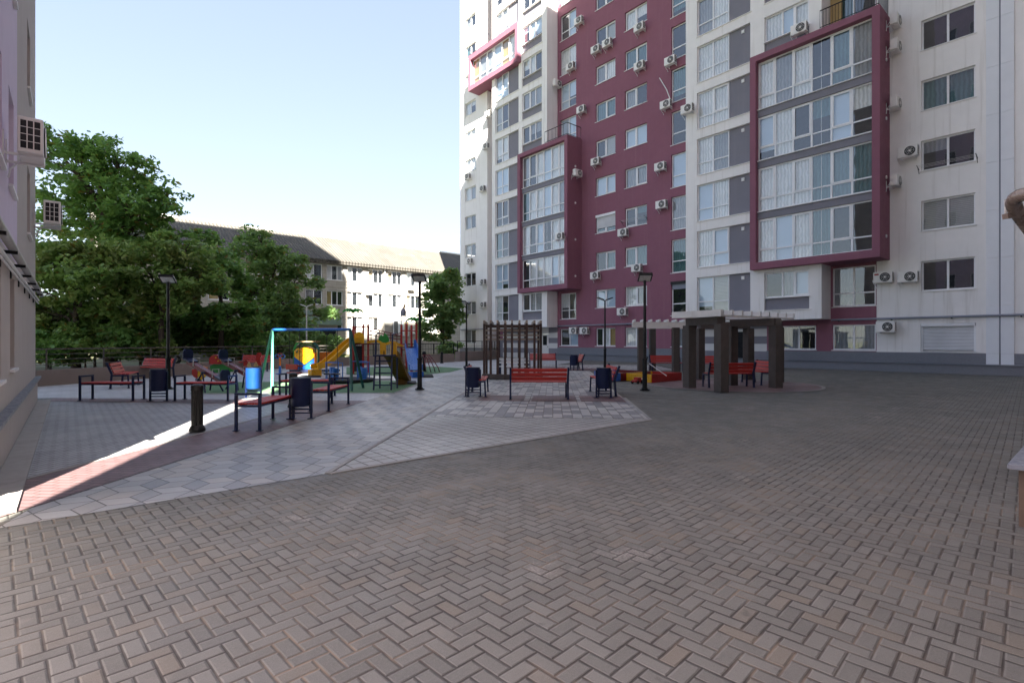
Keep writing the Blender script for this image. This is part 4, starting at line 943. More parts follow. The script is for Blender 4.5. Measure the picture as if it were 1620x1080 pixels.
for k, h in ((-.05, 0), (1.48, 0)):
    m = MB(); a = p0-u*.1+w_*k; b = p0+u*(Lr+.25)+w_*k; m.bar((a.x, a.y, 2.304), (b.x, b.y, 2.304), .06, .05); m.build('beam', MT['whitewood'], sp)
m = MB(); a = p0-u*.12-w_*.17; b = p0-u*.12+w_*1.62; m.bar((a.x, a.y, 2.38), (b.x, b.y, 2.38), .05, .2); m.build('fascia', MT['whitewood'], sp)
sp2 = empty('stone_pergola', (*C(7.0, 25.5), 0), 'farther small pergola with grey brown pillars and white beam before the plum wall', 'pergola')
for px, d_ in ((1014, 25), (1069, 25), (1032, 27.2), (1085, 27.2)):
    m = MB(); x, y = C((px-810)/FP*d_, d_); m.bar((x, y, 0), (x, y, 2.2), .3, .3, up=(FW[0], FW[1], 0)); m.build('pillar', MT['stonepillar'], sp2)
m = MB(); m.bar(L((1000-810)/FP*24.8, 24.8, 2.33), L((1084-810)/FP*24.8, 24.8, 2.33), .1, .26); m.bar(L((1018-810)/FP*27.2, 27.2, 2.33), L((1100-810)/FP*27.2, 27.2, 2.33), .1, .26); m.build('beam', MT['whitewood'], sp2)
for i in range(7):
    x = (1003+i*13-810)/FP*24.8; m = MB(); m.bar(L(x, 24.6, 2.52), L(x+.2, 25.9, 2.52), .07, .12); m.build('rafter', MT['whitewood'], sp2)
# ------------------------------------------------------------ sandboxes and toy
def sandbox(pts, cols, label, h=.3):
    r = empty('sandbox', (*pts[0], 0), label, 'sandbox'); n_ = len(pts)
    for i in range(n_):
        m = MB(); p, q_ = pts[i], pts[(i+1) % n_]; m.bar((*p, h/2+.02), (*q_, h/2+.02), .06, h); m.build('side_board', MT[cols[i]], r, bevel=.006)
    m = MB(); m.add([(x, y, .2) for x, y in pts], [list(range(n_))]); m.build('sand', paint('damp_sand', (.3, .24, .17), .95, .15, 8, .4), r)
A_ = G(1031, 606); B_ = G(992, 603); E_ = (Vector(A_)+Vector(C(1.5, 1.3))); F_ = (Vector(B_)+Vector(C(1.3, 1.25)))
sandbox([A_, B_, tuple(F_), tuple(E_)], ['yellow', 'yellow', 'red', 'red'], 'sandbox with yellow and dark red sides behind the right lamp post')
sandbox([C(3.72, 19.6), C(3.4, 21.3), C(4.6, 22.4), C(5.6, 21.0), C(4.15, 19.9)], ['blue', 'blue', 'brick', 'brick', 'blue'], 'sandbox with navy and red sides behind the right hand bin')
tc = empty('toy_car', (*G(1008, 607), .02), 'small toy car in red and white on the paving by a lamp post', 'toy'); x, y = G(1008, 607)
m = MB(); m.box(x-.2, y-.11, .07, x+.2, y+.11, .15); m.box(x-.08, y-.1, .15, x+.14, y+.1, .24); m.build('body', MT['red'], tc, bevel=.02)
for dx in (-.12, .13):
    for dy in (-.12, .12): m = MB(); m.tube([(x+dx, y+dy-.02, .07), (x+dx, y+dy+.02, .07)], .06, 10); m.build('wheel', MT['black'], tc)
m = MB(); m.box(x+.14, y-.08, .155, x+.195, y+.08, .2); m.build('seat', MT['white'], tc)
stick = empty('broom_handle', (*C(5.4, 19.0), 0), 'pale stick leaning on the edge of the yellow and red sandbox', 'stick'); m = MB(); m.tube([L(5.55, 18.6, .3), L(5.05, 19.1, .72)], .012, 6); m.build('shaft', MT['white'], stick)
# ------------------------------------------------------------ playground
def lat(px, d): return (px-810)/FP*d
def Z(py, d): return CH+(540-py)*d/FP
def Q(px, py, d): return C(lat(px, d), d)+(Z(py, d),)
def Bs(px, py): d = FP*CH/(py-540); return C(lat(px, d), d)+(0.0,)
sw = empty('swing_set', Bs(500, 612), 'swing frame with mint green legs and a blue top bar', 'swing')
TL = Q(431, 521.5, 17.9); TR = Q(554, 521, 16.6)
for nm, top, a, b, mt in (('left', TL, Bs(412, 607), Bs(430.5, 614), 'mint'), ('right', TR, Bs(556.5, 619), Bs(575, 614), 'teal')):
    for f in (a, b):
        k = Vector(top); f = Vector(f); mid = k.lerp(f, .12)
        m = MB(); m.tube([k, mid+Vector((0, 0, .02)), f], .045, 10); m.build('leg', MT[mt], sw, True)
m = MB(); m.tube([TL, TR], .045, 10); m.build('top_bar', MT['blue'], sw)
for t, mt in ((.30, 'red'), (.78, 'black')):
    p = Vector(TL).lerp(Vector(TR), t); ax = (Vector(TR)-Vector(TL)).normalized(); s_ = MB(); c_ = MB()
    for k in (-.22, .22): c_.tube([p+ax*k, p+ax*k+Vector((0, 0, -1.42))], .009, 5)
    q0 = p+Vector((0, 0, -1.45)); nrm = Vector((-ax.y, ax.x, 0))
    s_.bar(q0-ax*.25, q0+ax*.25, .22, .04)
    if mt == 'red': s_.bar(q0-ax*.25-nrm*.12+Vector((0, 0, .2)), q0+ax*.25-nrm*.12+Vector((0, 0, .2)), .03, .18); s_.bar(q0-ax*.25+nrm*.12+Vector((0, 0, .22)), q0+ax*.25+nrm*.12+Vector((0, 0, .22)), .03, .04)
    o = s_.build('swing_seat', MT[mt], sw); c_.build('chain', MT['acdark'], o)
# seesaws
def seesaw(p_hi, p_lo, label):
    a = Vector(p_hi); b = Vector(p_lo); mid = a.lerp(b, .55); r = empty('seesaw', (mid.x, mid.y, 0), label, 'seesaw', 'pair of seesaws')
    ax = (b-a).normalized(); sd = Vector((-ax.y, ax.x, 0)).normalized()
    m = MB(); m.bar(a, b, .16, .12); m.build('beam', MT['brick'], r)
    m = MB()
    for s in (-1, 1):
        p = mid+sd*s*.16
        m.tube([p+sd*s*.12+ax*.25*Vector((1, 1, 0)).length/1.414*0+Vector((ax.x, ax.y, 0))*.35-Vector((0, 0, mid.z)), p+Vector((0, 0, .02)), p+sd*s*.12-Vector((ax.x, ax.y, 0))*.35-Vector((0, 0, mid.z))], .025, 8)
    m.tube([mid-sd*.2, mid+sd*.2], .03, 8); m.build('support', MT['navy'], r)
    for t in (.06, .94):
        p = a.lerp(b, t); m = MB(); m.bar(p+Vector((0, 0, .08))-ax*.15, p+Vector((0, 0, .08))+ax*.15, .28, .05); o = m.build('seat', MT['navy'], r)
        sgn = -1 if t < .5 else 1; q_ = p+ax*sgn*.17+Vector((0, 0, .08)); m = MB(); m.plate([(-.15, 0), (.15, 0), (.16, .2), (.1, .3), (-.1, .3), (-.16, .2)], q_, sd, (0, 0, 1), .04); m.build('seat_back', MT['navy'], o)
        h_ = p-ax*sgn*.3; m = MB(); m.tube([h_-sd*.1, h_-sd*.1+Vector((0, 0, .24)), h_+sd*.1+Vector((0, 0, .24)), h_+sd*.1], .014, 6); m.build('handle', MT['steel'], o)
seesaw(Q(299, 572, 16.2), Q(354, 604, 15.4), 'dark red seesaw on the left with its navy seat raised high'); seesaw(Q(355, 572, 17.0), Q(402, 598, 16.2), 'dark red seesaw on the right, raised end before the red and green rocker')
# spring rockers
def plate_b(px, py, d, poly, th=.05):
    m = MB(); x, y = C(lat(px, d), d); m.plate(poly, (x, y, Z(py, d)), (RT[0], RT[1], 0), (0, 0, 1), th); return m
def disc(r_, n_=20, sy=1): return [(r_*math.cos(2*math.pi*i/n_), r_*sy*math.sin(2*math.pi*i/n_)) for i in range(n_)]
def spring(m, x, y, z1):
    m.tube([(x+.09*math.cos(t), y+.09*math.sin(t), .04+z1*t/38) for t in np.linspace(0, 36, 90)], .016, 5)
d = 18.5
r = empty('spring_rocker', (*C(lat(350, d), d), 0), 'spring rocker with a round red shell and green body', 'spring rocker')
plate_b(345, 570, d, disc(.21)[0:11]+[(-.21, -.12), (.21, -.12)], .4).build('shell', MT['red'], r)
b = plate_b(352, 583.5, d, [(-.42, .1), (-.3, .17), (.28, .17), (.44, .06), (.42, -.08), (.1, -.14), (-.36, -.12)], .14).build('body', MT['green'], r)
m = MB()
for dx, dz in ((-.08, .1), (.09, .02), (.0, -.02), (.12, .12)): 
    q_ = plate_b(345, 570, d-.21, [(p[0]+dx, p[1]+dz) for p in disc(.028, 10)], .02); base = len(m.v); m.v += q_.v; m.f += [[i+base for i in f] for f in q_.f]; m.m += q_.m
m.build('spots', MT['yellow'], r); plate_b(322, 586, d, [(-.16, -.1), (-.02, .16), (.14, .12), (.1, -.12)], .1).build('tail', MT['orange'], r)
m = MB(); x, y = C(lat(352, d), d); m.ell((x, y, .3), (.17, .17, .13)); spring(m, x, y, .25); m.box(x-.2, y-.2, .013, x+.2, y+.2, .04); m.build('spring_base', MT['lblue'], r)
d = 19.5
r = empty('spring_rocker', (*C(lat(400, d), d), 0), 'spring rocker with red upright shapes and tan cut-outs', 'spring rocker')
plate_b(410, 566, d, [(-.12, -.28), (-.1, .1), (-.04, .2), (.06, .2), (.1, .08), (.04, -.02), (.08, -.28)], .06).build('figure', MT['red'], r)
plate_b(391, 576, d, [(-.14, -.25), (-.12, .1), (-.02, .18), (.06, .02), (.08, -.25)], .06).build('side_panel', MT['red'], r)
plate_b(394, 579, d-.15, [(-.06, -.2), (-.07, .05), (0, .17), (.07, .05), (.05, -.2)], .04).build('cut_out', MT['tan'], r); plate_b(405, 579, d-.15, [(-.06, -.2), (-.07, .05), (0, .17), (.07, .05), (.05, -.2)], .04).build('cut_out', MT['tan'], r)
m = MB(); x, y = C(lat(400, d), d); spring(m, x, y, .3); m.box(x-.3, y-.1, .32, x+.3, y+.1, .38); m.build('spring_base', MT['navy'], r)
d = 17.4
r = empty('spring_rocker', (*C(lat(312, d), d), 0), 'spring rocker with red and yellow leaf shapes left of the seesaw', 'spring rocker')
plate_b(309, 591, d, [(-.1, .14), (.02, .16), (.1, -.02), (.06, -.16), (-.04, -.1), (-.1, -.02)], .06).build('figure', MT['red'], r); plate_b(318, 592, d, [(-.08, .16), (.06, .14), (.16, -.06), (.0, -.2), (-.1, -.06)], .06).build('wing', MT['yellow'], r)
m = MB(); x, y = C(lat(314, d), d); spring(m, x, y, .25); m.box(x-.2, y-.15, .013, x+.2, y+.15, .04); m.build('spring_base', MT['navy'], r)
d = 24
r = empty('spinner_toy', (*C(lat(443, d), d), 0), 'small post toy with blue and red rings on top behind the swing', 'play post')
m = MB(); x, y = C(lat(443, d), d); m.cyl(x, y, .01, .05, .18, 12); m.tube([(x, y, .05), (x, y, .4)], .06, 8); m.build('post', MT['lblue'], r)
m = MB(); m.tube([(x, y, .4), (x, y, .78)], .04, 8); m.build('stem', MT['orange'], r)
for s, mt in ((-1, 'lblue'), (1, 'lblue'), (0, 'red')):
    m = MB(); m.tube([Vector((x, y, .84))+Vector((RT[0], RT[1], 0))*(s*.13+.1*math.cos(t))+Vector((0, 0, .09*math.sin(t)+(.05 if s == 0 else 0))) for t in np.linspace(0, 2*math.pi, 17)], .018, 6, caps=False); m.build('ring', MT[mt], r)
# playhouse engine
d = 25.2
r = empty('playhouse', (*C(lat(495, d), d), 0), 'yellow and blue playhouse engine with green arch beside the yellow slide', 'playhouse')
w_ = .48; z0 = Z(540, d)
P_ = lambda poly, px, th, dd=0: plate_b(px, 540, d+dd, [(a, b-(Z(540, d))+0 if 0 else b-Z(540, d)) for a, b in poly], th)
P_([(-.5, .18), (.5, .18), (.5, .78), (.42, .82), (-.42, .82), (-.5, .78)], 482, .12).build('lower_panel', MT['blue'], r)
P_([(-.5, .8), (0, .42), (.5, .8), (.47, .95), (.2, 1.0), (-.2, 1.0), (-.47, .95)], 482, .08, -.09).build('yellow_nose', MT['yellow'], r)
P_([(-.32, .95), (.38, .95), (.38, 1.2), (.1, 1.28), (-.32, 1.18)], 484, .3, .1).build('cabin_box', MT['yellow'], r)
m = MB(); x, y = C(lat(474, d), d-.12)
m.tube([Vector((x, y, 1.0))+Vector((RT[0], RT[1], 0))*(.17*math.cos(t))+Vector((0, 0, .17*math.sin(t))) for t in np.linspace(0, 2*math.pi, 19)], .04, 6, caps=False); m.build('wheel_ring', MT['yellow'], r)
for s in (-1, 1): P_([(.06*math.cos(t), .06*math.sin(t)+.36) for t in np.linspace(0, 2*math.pi, 13)[:-1]], 482+s*11, .05, -.1).build('headlamp', MT['yellow'], r)
for px, mt, dd in ((466, 'green', .0), (507, 'teal', -.3)):
    m = MB(); x, y = C(lat(px, d), d+dd); s_ = 1 if px < 480 else -1; u_ = Vector((RT[0], RT[1], 0))
    pts = [Vector((x, y, .1)), Vector((x, y, 1.1))]+[Vector((x, y, 1.1))+u_*s_*(.36*(1-math.cos(t)))+Vector((0, 0, .42*math.sin(t))) for t in np.linspace(.2, math.pi/2, 6)]; 
    for p, q_ in zip(pts, pts[1:]): m.bar(p, q_, .1, .1)
    m.build('arch_post', MT[mt], r)
m = MB(); a = Vector(C(lat(474, d), d)+(1.52,)); b = Vector(C(lat(505, d), d-.3)+(1.52,)); m.bar(a, b, .5, .05); m.build('roof_bar', MT['tan'], r)
m = MB(); a = Vector(C(lat(500, d), d-.2)+(.75,)); b = Vector(C(lat(527, d+.6), d+.6)+(.75,)); m.bar(a, b, .04, .5, up=(0, 0, 1)); m.build('side_panel', MT['orange'], r)
m = MB(); m.bar(C(lat(462, d), d-.3)+(.12,), C(lat(530, d), d+.6)+(.12,), 1.0, .08); m.build('floor', MT['navy'], r)
# big tower with yellow slide
r = empty('play_tower', (*C(lat(605, 25), 25), 0), 'big red posted play tower with yellow slide, bridge and blue slide', 'play equipment')
def post(px, d, top, name='post', mt='red', rr=.055, par=None):
    m = MB(); x, y = C(lat(px, d), d); m.tube([(x, y, 0), (x, y, Z(top, d))], rr, 8); m.cyl(x, y, 0, .05, .1, 8); return m.build(name, MT[mt], par or r)
for px, d, top in ((558.5, 24.3, 516), (574.5, 24.8, 513), (582.5, 25.2, 513), (562, 26.2, 516), (635, 25.4, 513), (643, 24.4, 512), (658.8, 24.8, 512), (651, 26.3, 514)): post(px, d, top)
def bars(lst, name, mt, rr=.02):
    m = MB()
    for pts in lst: m.tube([Q(*p) for p in pts], rr, 6)
    return m.build(name, MT[mt], r)
bars([[(558.5, 517, 24.3), (574.5, 517, 24.8)], [(574.5, 517, 24.8), (582.5, 516, 25.2)], [(635, 523, 25.4), (659, 523, 24.8)], [(558, 540, 24.3), (574.5, 540, 24.8)], [(635, 553, 25.4), (659, 553, 24.8)], [(635, 545, 25.4), (643, 545, 24.4)]], 'top_rail', 'red', .03)
bars([[(582.5, 517, 25.2), (587, 519, 25), (610, 525, 25), (628, 528.5, 25), (635, 526, 25.4)], [(582.5, 529, 25.2), (610, 534, 25), (635, 537, 25.4)], [(582.5, 522, 25.8), (610, 529, 25.8), (635, 531, 25.8)]], 'bridge_rail', 'brick', .025)
bars([[(587, 519, 25), (587, 540, 25)], [(628, 528, 25), (628, 545, 25)], [(618, 527, 25), (618, 545, 25)], [(600, 523, 25), (600, 543, 25)], [(608, 525, 25), (608, 543, 25)]], 'baluster', 'brick', .02)
m = MB(); 
for a, b in (((583, 541.5, 25.0), (598, 538.5, 25.0)), ((598, 538.5, 25.0), (609, 545, 25.0)), ((609, 545, 25.0), (622, 541, 25.0)), ((622, 541, 25.0), (635, 548, 25.2))): m.bar(Q(*a), Q(*b), .5, .1)
m.build('bridge_deck', MT['yellow'], r)
plate_b(606, 535, 24.9, [(-.3, -.2), (-.1, .18), (0, .1), (.08, .25), (.2, .15), (.3, -.05), (.26, -.25)], .04).build('leaf_panel', MT['green'], r)
m = MB(); m.bar(Q(559, 544, 24.4), Q(582, 544, 25.1), .9, .06); m.build('platform', MT['brick'], r); m = MB(); m.bar(Q(636, 549, 25.2), Q(659, 549, 24.9), .9, .06); m.build('platform', MT['brick'], r)
m = MB(); a = C(lat(560.5, 24.55), 24.55); b = C(lat(572.5, 24.8), 24.8); m.bar((*a, .72), (*b, .72), .04, 1.2); m.build('climbing_net', MT['mat'], r)
def slide(pts, w, mt, side=.13, name='slide', d_fun=None):
    P = [Vector(p) for p in pts]; ax = (P[-1]-P[0]); sd = Vector((-ax.y, ax.x, 0)).normalized()*w/2; m = MB(); th = Vector((0, 0, .03)); up_ = Vector((0, 0, side))
    for p, q_ in zip(P, P[1:]):
        m.hexa([p-sd-th, p+sd-th, q_+sd-th, q_-sd-th, p-sd, p+sd, q_+sd, q_-sd])
        for s in (-1, 1): e1 = sd*s; e2 = sd*s*1.14; m.hexa([p+e1-th, p+e2-th, q_+e2-th, q_+e1-th, p+e1+up_, p+e2+up_, q_+e2+up_, q_+e1+up_])
    return m.build(name, MT[mt], r, True)
yl = slide([Q(566, 541, 24.4), Q(556, 541, 24.2), Q(545, 549, 23.9), Q(532, 562, 23.5), Q(520, 573, 23.2), Q(510, 580.5, 23.0), Q(497, 583, 22.7)], .52, 'yellow', .2)
plate_b(568, 533, 24.35, [(-.24, -.3), (.24, -.3), (.24, .08), (.15, .2), (0, .25), (-.15, .2), (-.24, .08)], .06).build('slide_hood', MT['yellow'], r)
m = MB(); x, y = C(lat(498, 22.7), 22.7); m.box(x-.22, y-.22, .02, x+.22, y+.22, .3); m.build('slide_end', MT['yellow'], r)
bl = slide([Q(650, 549, 24.8), Q(651, 551, 24.3), Q(653, 563, 23.4), Q(655, 576, 22.6), Q(657, 583, 22.1), Q(658, 584.5, 21.7)], .5, 'lblue', .22)
for px in (642.5, 656.5): plate_b(px, 542, 24.5, [(-.06, -.25), (.07, -.25), (.07, .1), (.0, .17), (-.06, .1)], .05).build('slide_hood', MT['lblue'], r)
m = MB(); x, y = C(lat(658, 21.9), 21.9); m.box(x-.26, y-.2, .02, x+.26, y+.2, .26); m.build('slide_end', MT['blue'], r)
def palm(px, py, d, pbase):
    m = MB(); x, y = C(lat(px, d), d); m.tube([(x, y, Z(pbase, d)), (x, y, Z(py, d))], .025, 6); p = m.build('palm_pole', MT['brick'], r)
    for k in range(6):
        a = k*math.pi/3+.55; u_ = Vector((math.cos(a), math.sin(a), 0)); m = MB(); pts = [(0, 0, 0), (.14, .08), (.28, .1), (.42, .03), (.5, -.12)]
        zig = []; L_ = .47
        for i in range(7): t = i/6; zig.append((t*L_, .1*math.sin(t*2.6)-.12*t*t+(.03 if i % 2 else 0)))
        zig2 = [(a_, b_-.15*(1-.6*a_/L_)-(.03 if i % 2 else 0)) for i, (a_, b_) in enumerate(zig)][::-1]
        m.plate(zig+zig2, (x, y, Z(py, d)), u_, (0, 0, 1), .03); m.build('palm_leaf', MT['leafgreen'], p)
palm(558.5, 490.5, 24.3, 517); palm(658.8, 504.5, 24.8, 513)
m = MB(); x, y = C(lat(638, 25), 25); m.lathe(x, y, [(Z(500, 25), .13), (Z(493, 25), .14), (Z(488, 25), .08)], 10); hp = m.build('roof_cap', MT['pipegrey'], r); m = MB(); m.tube([(x, y, Z(489, 25)), (x+.05, y-.04, Z(484, 25)), (x+.07, y-.06, Z(480, 25))], [.05, .05, .03], 8); m.build('finial', MT['tan'], hp)
bars([[(635, 513, 25.4), (635, 499, 25)], [(643, 513, 24.4), (641.5, 499, 25)]], 'cap_pole', 'pipegrey', .02)
# small ladder slide
r = empty('slide', (*C(-4.0, 17.0), 0), 'small slide with a dark blue ladder and yellow side plates', 'slide')
dl = 16.2
for px0, px1 in ((591, 594), (619, 620)):
    m = MB(); m.tube([Bs(px0, 617.5 if px0 < 600 else 617.5), Q(px1, 561, 16.6), Q(px1+1.0, 529, 16.7), Q(px1+5, 526.8, 16.9)], .028, 8); m.build('ladder_rail', MT['navy'], r, True)
for py in (609, 600, 590, 580.5, 571):
    t = (617.5-py)/56; m = MB(); m.tube([Q(591+3*t, py, 16.2+.4*t), Q(619+1*t, py, 16.2+.4*t)], .02, 6); m.build('rung', MT['navy'], r)
m = MB(); m.bar(Q(593, 562, 16.7), Q(624, 562, 16.7), .5, .05); m.build('platform', MT['navy'], r)
for px, py in ((601, 614.5), (628.5, 614.5)): m = MB(); m.tube([Bs(px, py), Q(px-.5, 562, 17.0)], .03, 8); m.build('support_leg', MT['navy'], r)
for px in (606, 623): plate_b(px, 553, 16.95, [(-.1, -.2), (.1, -.2), (.1, .16), (.05, .23), (-.05, .23), (-.1, .16)], .04).build('side_plate', MT['yellow'], r)
slide([Q(618, 562, 16.9), Q(622, 567, 17.1), Q(628, 581, 17.6), Q(633.5, 593, 18.0), Q(637, 600, 18.4), Q(640, 601.5, 18.8)], .42, 'slideback', .15)
m = MB(); x, y = C(lat(634, 18.4), 18.4); m.bar((*C(lat(627, 18.1), 18.1), .1), (*C(lat(644, 18.5), 18.5), .1), .05, .2); m.build('slide_foot', MT['slideback'], r)
# carousel
x, y = C(lat(550, 19.6), 19.6)
r = empty('carousel', (x, y, 0), 'low round carousel with blue seat posts and railing', 'carousel')
m = MB(); m.cyl(x, y, .06, .13, 1.0, 28); m.cyl(x, y, 0, .06, .3, 16); m.build('disc', MT['mat'], r)
for k in range(4):
    a = k*math.pi/2+.5; p = Vector((x+.72*math.cos(a), y+.72*math.sin(a), .13)); t_ = Vector((-math.sin(a), math.cos(a), 0)); m = MB(); m.bar(p, p+Vector((0, 0, .42)), .16, .16); m.build('seat_post', MT['lblue'], r)
    m = MB(); m.tube([p-t_*.35, p-t_*.35+Vector((0, 0, .62)), p+t_*.35+Vector((0, 0, .62)), p+t_*.35], .02, 6); m.build('rail', MT['lblue'], r)
# climbing arcs
r = empty('climbing_frame', Bs(685, 588), 'low red climbing arcs right of the blue slide', 'climbing frame')
for i in range(4):
    m = MB(); dx = i*7.0; m.tube([Bs(674+dx*1.02, 588.5), Q(673.5+dx*.95, 582, 25.2), Q(671+dx*.6, 566, 25.9), Q(669+dx*.45, 561, 26.2)], .022, 7); m.build('arc', MT['brick'], r, True)
m = MB(); m.tube([Q(669, 561, 26.2), Q(681, 561.5, 26.2)], .022, 6); m.tube([Q(671, 567, 25.9), Q(684, 567, 25.9)], .02, 6); m.build('crossbar', MT['brick'], r)
m = MB(); x, y = C(lat(671, 26.3), 26.3); m.tube([(x, y, 0), (x, y, .85)], .07, 8); m.ell((x, y, .92), (.11, .11, .12)); m.build('end_post', MT['black'], r)
for q4, lab in (((G(647, 597), G(686, 597.5), G(684, 594), G(648, 594)), 'flat black rubber mat in front of the blue slide'), ((G(616, 608), G(659, 608), G(658, 604.5), G(640, 604)), 'flat black rubber mat at the foot of the ladder slide'), ((G(470, 598), G(508, 597), G(506, 595), G(478, 595.5)), 'flat black rubber mat at the foot of the yellow slide')):
    m = MB(); m.prism([tuple(p) for p in q4], .02, .06); tag(m.build('rubber_mat', MT['mat']), lab, 'mat', 'black mats at the slides')
# ------------------------------------------------------------ trees
def leaves(name, P, S, mat, parent, flat_=.6):
    n = len(P); a = RNG.normal(size=(n, 3)); a[:, 2] *= 1; nn = RNG.normal(size=(n, 3)); nn[:, 2] = np.abs(nn[:, 2])+flat_
    nn /= np.linalg.norm(nn, axis=1)[:, None]; u = np.cross(nn, a); u /= np.linalg.norm(u, axis=1)[:, None]; w = np.cross(nn, u)
    s = (S*RNG.uniform(.6, 1.25, n))[:, None]
    tip = P+u*s; mid = P+u*s*.35-nn*s*.08
    V_ = np.stack([P-u*s*.5, mid+w*s*.42, tip-nn*s*.15, mid-w*s*.42], 1).reshape(-1, 3)
    o3 = off(parent); V_ = V_-np.array([o3.x, o3.y, o3.z])
    me = bpy.data.meshes.new(name); me.vertices.add(4*n); me.vertices.foreach_set('co', V_.ravel()); me.loops.add(4*n); me.loops.foreach_set('vertex_index', np.arange(4*n)); me.polygons.add(n); me.polygons.foreach_set('loop_start', np.arange(0, 4*n, 4)); me.polygons.foreach_set('loop_total', np.full(n, 4)); me.materials.append(MT[mat]); me.update(calc_edges=True); me.validate()
    o = bpy.data.objects.new(name, me); COL.objects.link(o); o.parent = parent; return o
def tree(xy, label, lobes, nleaf, leaf, mat='leaf', trunk=.25, group=None, cat='tree', lean=(0, 0), name='tree', clump=.75, zt=None):
    """lobes: (lateral, depth, z, rx, rz) of the big crown masses relative to the trunk foot"""
    x, y = xy; r = empty(name, (x, y, 0), label, cat, group); tot = sum(l[3]**2*l[4] for l in lobes); P = []; limbs = MB()
    top = max(l[2] for l in lobes); low = zt or min(l[2]-l[4]*.4 for l in lobes)
    tp = [(x, y, -.1), (x+lean[0]*.3, y+lean[1]*.3, low*.5), (x+lean[0]*.7, y+lean[1]*.7, low), (x+lean[0], y+lean[1], top*.8)]
    limbs.tube(tp, [trunk*1.25, trunk, trunk*.85, trunk*.2], 9)
    for la, dp, z, rx, rz in lobes:
        cx = x+la*RT[0]+dp*FW[0]; cy = y+la*RT[1]+dp*FW[1]; nc = max(5, int(20*rx*rx*rz/(clump**2*6)))
        c3 = Vector((cx, cy, z)); s0 = Vector(tp[2]).lerp(Vector(tp[3]), min(.8, max(0, (z-low)/max(.5, top-low)*.6))); md = s0.lerp(c3, .5)+Vector((0, 0, .25*rz)); limbs.tube([s0, md, c3], [trunk*.5, trunk*.3, trunk*.12], 6)
        nl = int(nleaf*rx*rx*rz/tot)
        ctr = []
        for i in range(nc):
            v = RNG.normal(size=3); v /= np.linalg.norm(v); rr = RNG.uniform(.35, 1.0)**.6
            c = np.array([cx, cy, z])+np.array([v[0]*rx, v[1]*rx, v[2]*rz])*rr; ctr.append(c)
            if i % 2 == 0:
                e = Vector(c); limbs.tube([c3.lerp(md, .4), c3.lerp(e, .55)+Vector((0, 0, .1)), e], [trunk*.14, trunk*.08, .012], 4)
        wts = RNG.uniform(.4, 1.6, nc); wts /= wts.sum()
        for c, wt in zip(ctr, wts):
            k = max(8, int(nl*wt)); cl = clump*RNG.uniform(.55, 1.25); q_ = RNG.normal(size=(k, 3)); q_ /= np.linalg.norm(q_, axis=1)[:, None]; q_ *= (RNG.uniform(0, 1, (k, 1))**.5)*cl; q_[:, 2] *= .55; q_[:, 2] -= .12*np.linalg.norm(q_[:, :2], axis=1)
            P.append(c+q_)
    P = np.concatenate(P); P = P[P[:, 2] > .15]
    limbs.build('trunk', MT['bark'], r, True); leaves('crown', P, leaf, mat, r); return r
TG = 'trees behind the railing'
def tz(py, d): return Z(py, d)
D1 = 31.0
def lobe(px, py, d, rx, rz, base, dd=0): # crown mass seen at (px, py), d metres away
    return (lat(px, d)-base, dd, Z(py, d), rx, rz)
bx = lat(175, D1)
tree(C(bx, D1), 'tall broad leafy tree rising highest at the left', [lobe(118, 262, D1, 2.2, 1.7, bx), lobe(95, 330, D1, 2.3, 1.6, bx, 1), lobe(170, 300, D1, 2.3, 1.6, bx), lobe(228, 335, D1, 2.0, 1.3, bx, -.6), lobe(262, 320, D1, 1.3, 1.0, bx), lobe(190, 250, D1, 1.7, 1.1, bx), lobe(82, 225, D1, 1.3, .9, bx), lobe(165, 350, D1, 2.2, 1.2, bx), lobe(215, 370, D1, 1.8, 1.0, bx), lobe(270, 375, D1, 1.6, 1.0, bx), lobe(205, 262, D1, 1.5, 1.1, bx, .5), lobe(140, 232, D1, 1.4, .9, bx), lobe(245, 300, D1, 1.5, .9, bx, .5)], 12500, .24, 'leaf', .3, TG, zt=5.0, clump=.7)
bx = lat(120, 28)
tree(C(bx, 28), 'dense maple with browning leaves, low behind the left railing', [lobe(105, 420, 28, 2.0, 1.6, bx), lobe(72, 380, 28, 1.3, 1.2, bx, 1), lobe(68, 460, 28, 1.3, 1.4, bx), lobe(175, 440, 28, 2.0, 1.4, bx, -.5), lobe(95, 500, 28, 2.0, 1.3, bx), lobe(150, 395, 28, 1.6, 1.1, bx, .5)], 11000, .22, 'leaf2', .2, TG, zt=1.5)
bx = lat(255, 29)
tree(C(bx, 29), 'dense maple with yellowish patches behind the left lamp post', [lobe(235, 430, 29, 1.9, 1.5, bx), lobe(290, 430, 29, 1.8, 1.5, bx, .4), lobe(205, 490, 29, 1.7, 1.2, bx), lobe(300, 385, 29, 1.5, 1.0, bx), lobe(265, 480, 29, 1.6, .9, bx)], 10000, .22, 'leaf2', .18, TG, zt=1.6)
bx = lat(350, 33)
tree(C(bx, 33), 'dark green tree between the maple and the pale airy tree', [lobe(350, 440, 33, 1.8, 1.5, bx), lobe(325, 400, 33, 1.5, 1.2, bx), lobe(365, 500, 33, 1.7, 1.1, bx), lobe(330, 490, 33, 1.4, .9, bx)], 9000, .22, 'leaf', .2, TG, zt=1.5)
bx = lat(425, 39)
tree(C(bx, 39), 'airy feathery tree in front of the shaded part of the school', [lobe(405, 400, 39, 1.8, 1.4, bx), lobe(440, 415, 39, 1.9, 1.3, bx), lobe(475, 445, 39, 1.3, 1.2, bx), lobe(400, 460, 39, 2.0, 1.3, bx), lobe(450, 480, 39, 2.1, 1.2, bx), lobe(410, 372, 39, .9, .7, bx), lobe(510, 500, 39, 1.2, .7, bx), lobe(430, 515, 39, 2.2, .8, bx)], 15000, .22, 'leaf3', .22, TG, zt=3.2)
bx = lat(700, 52)
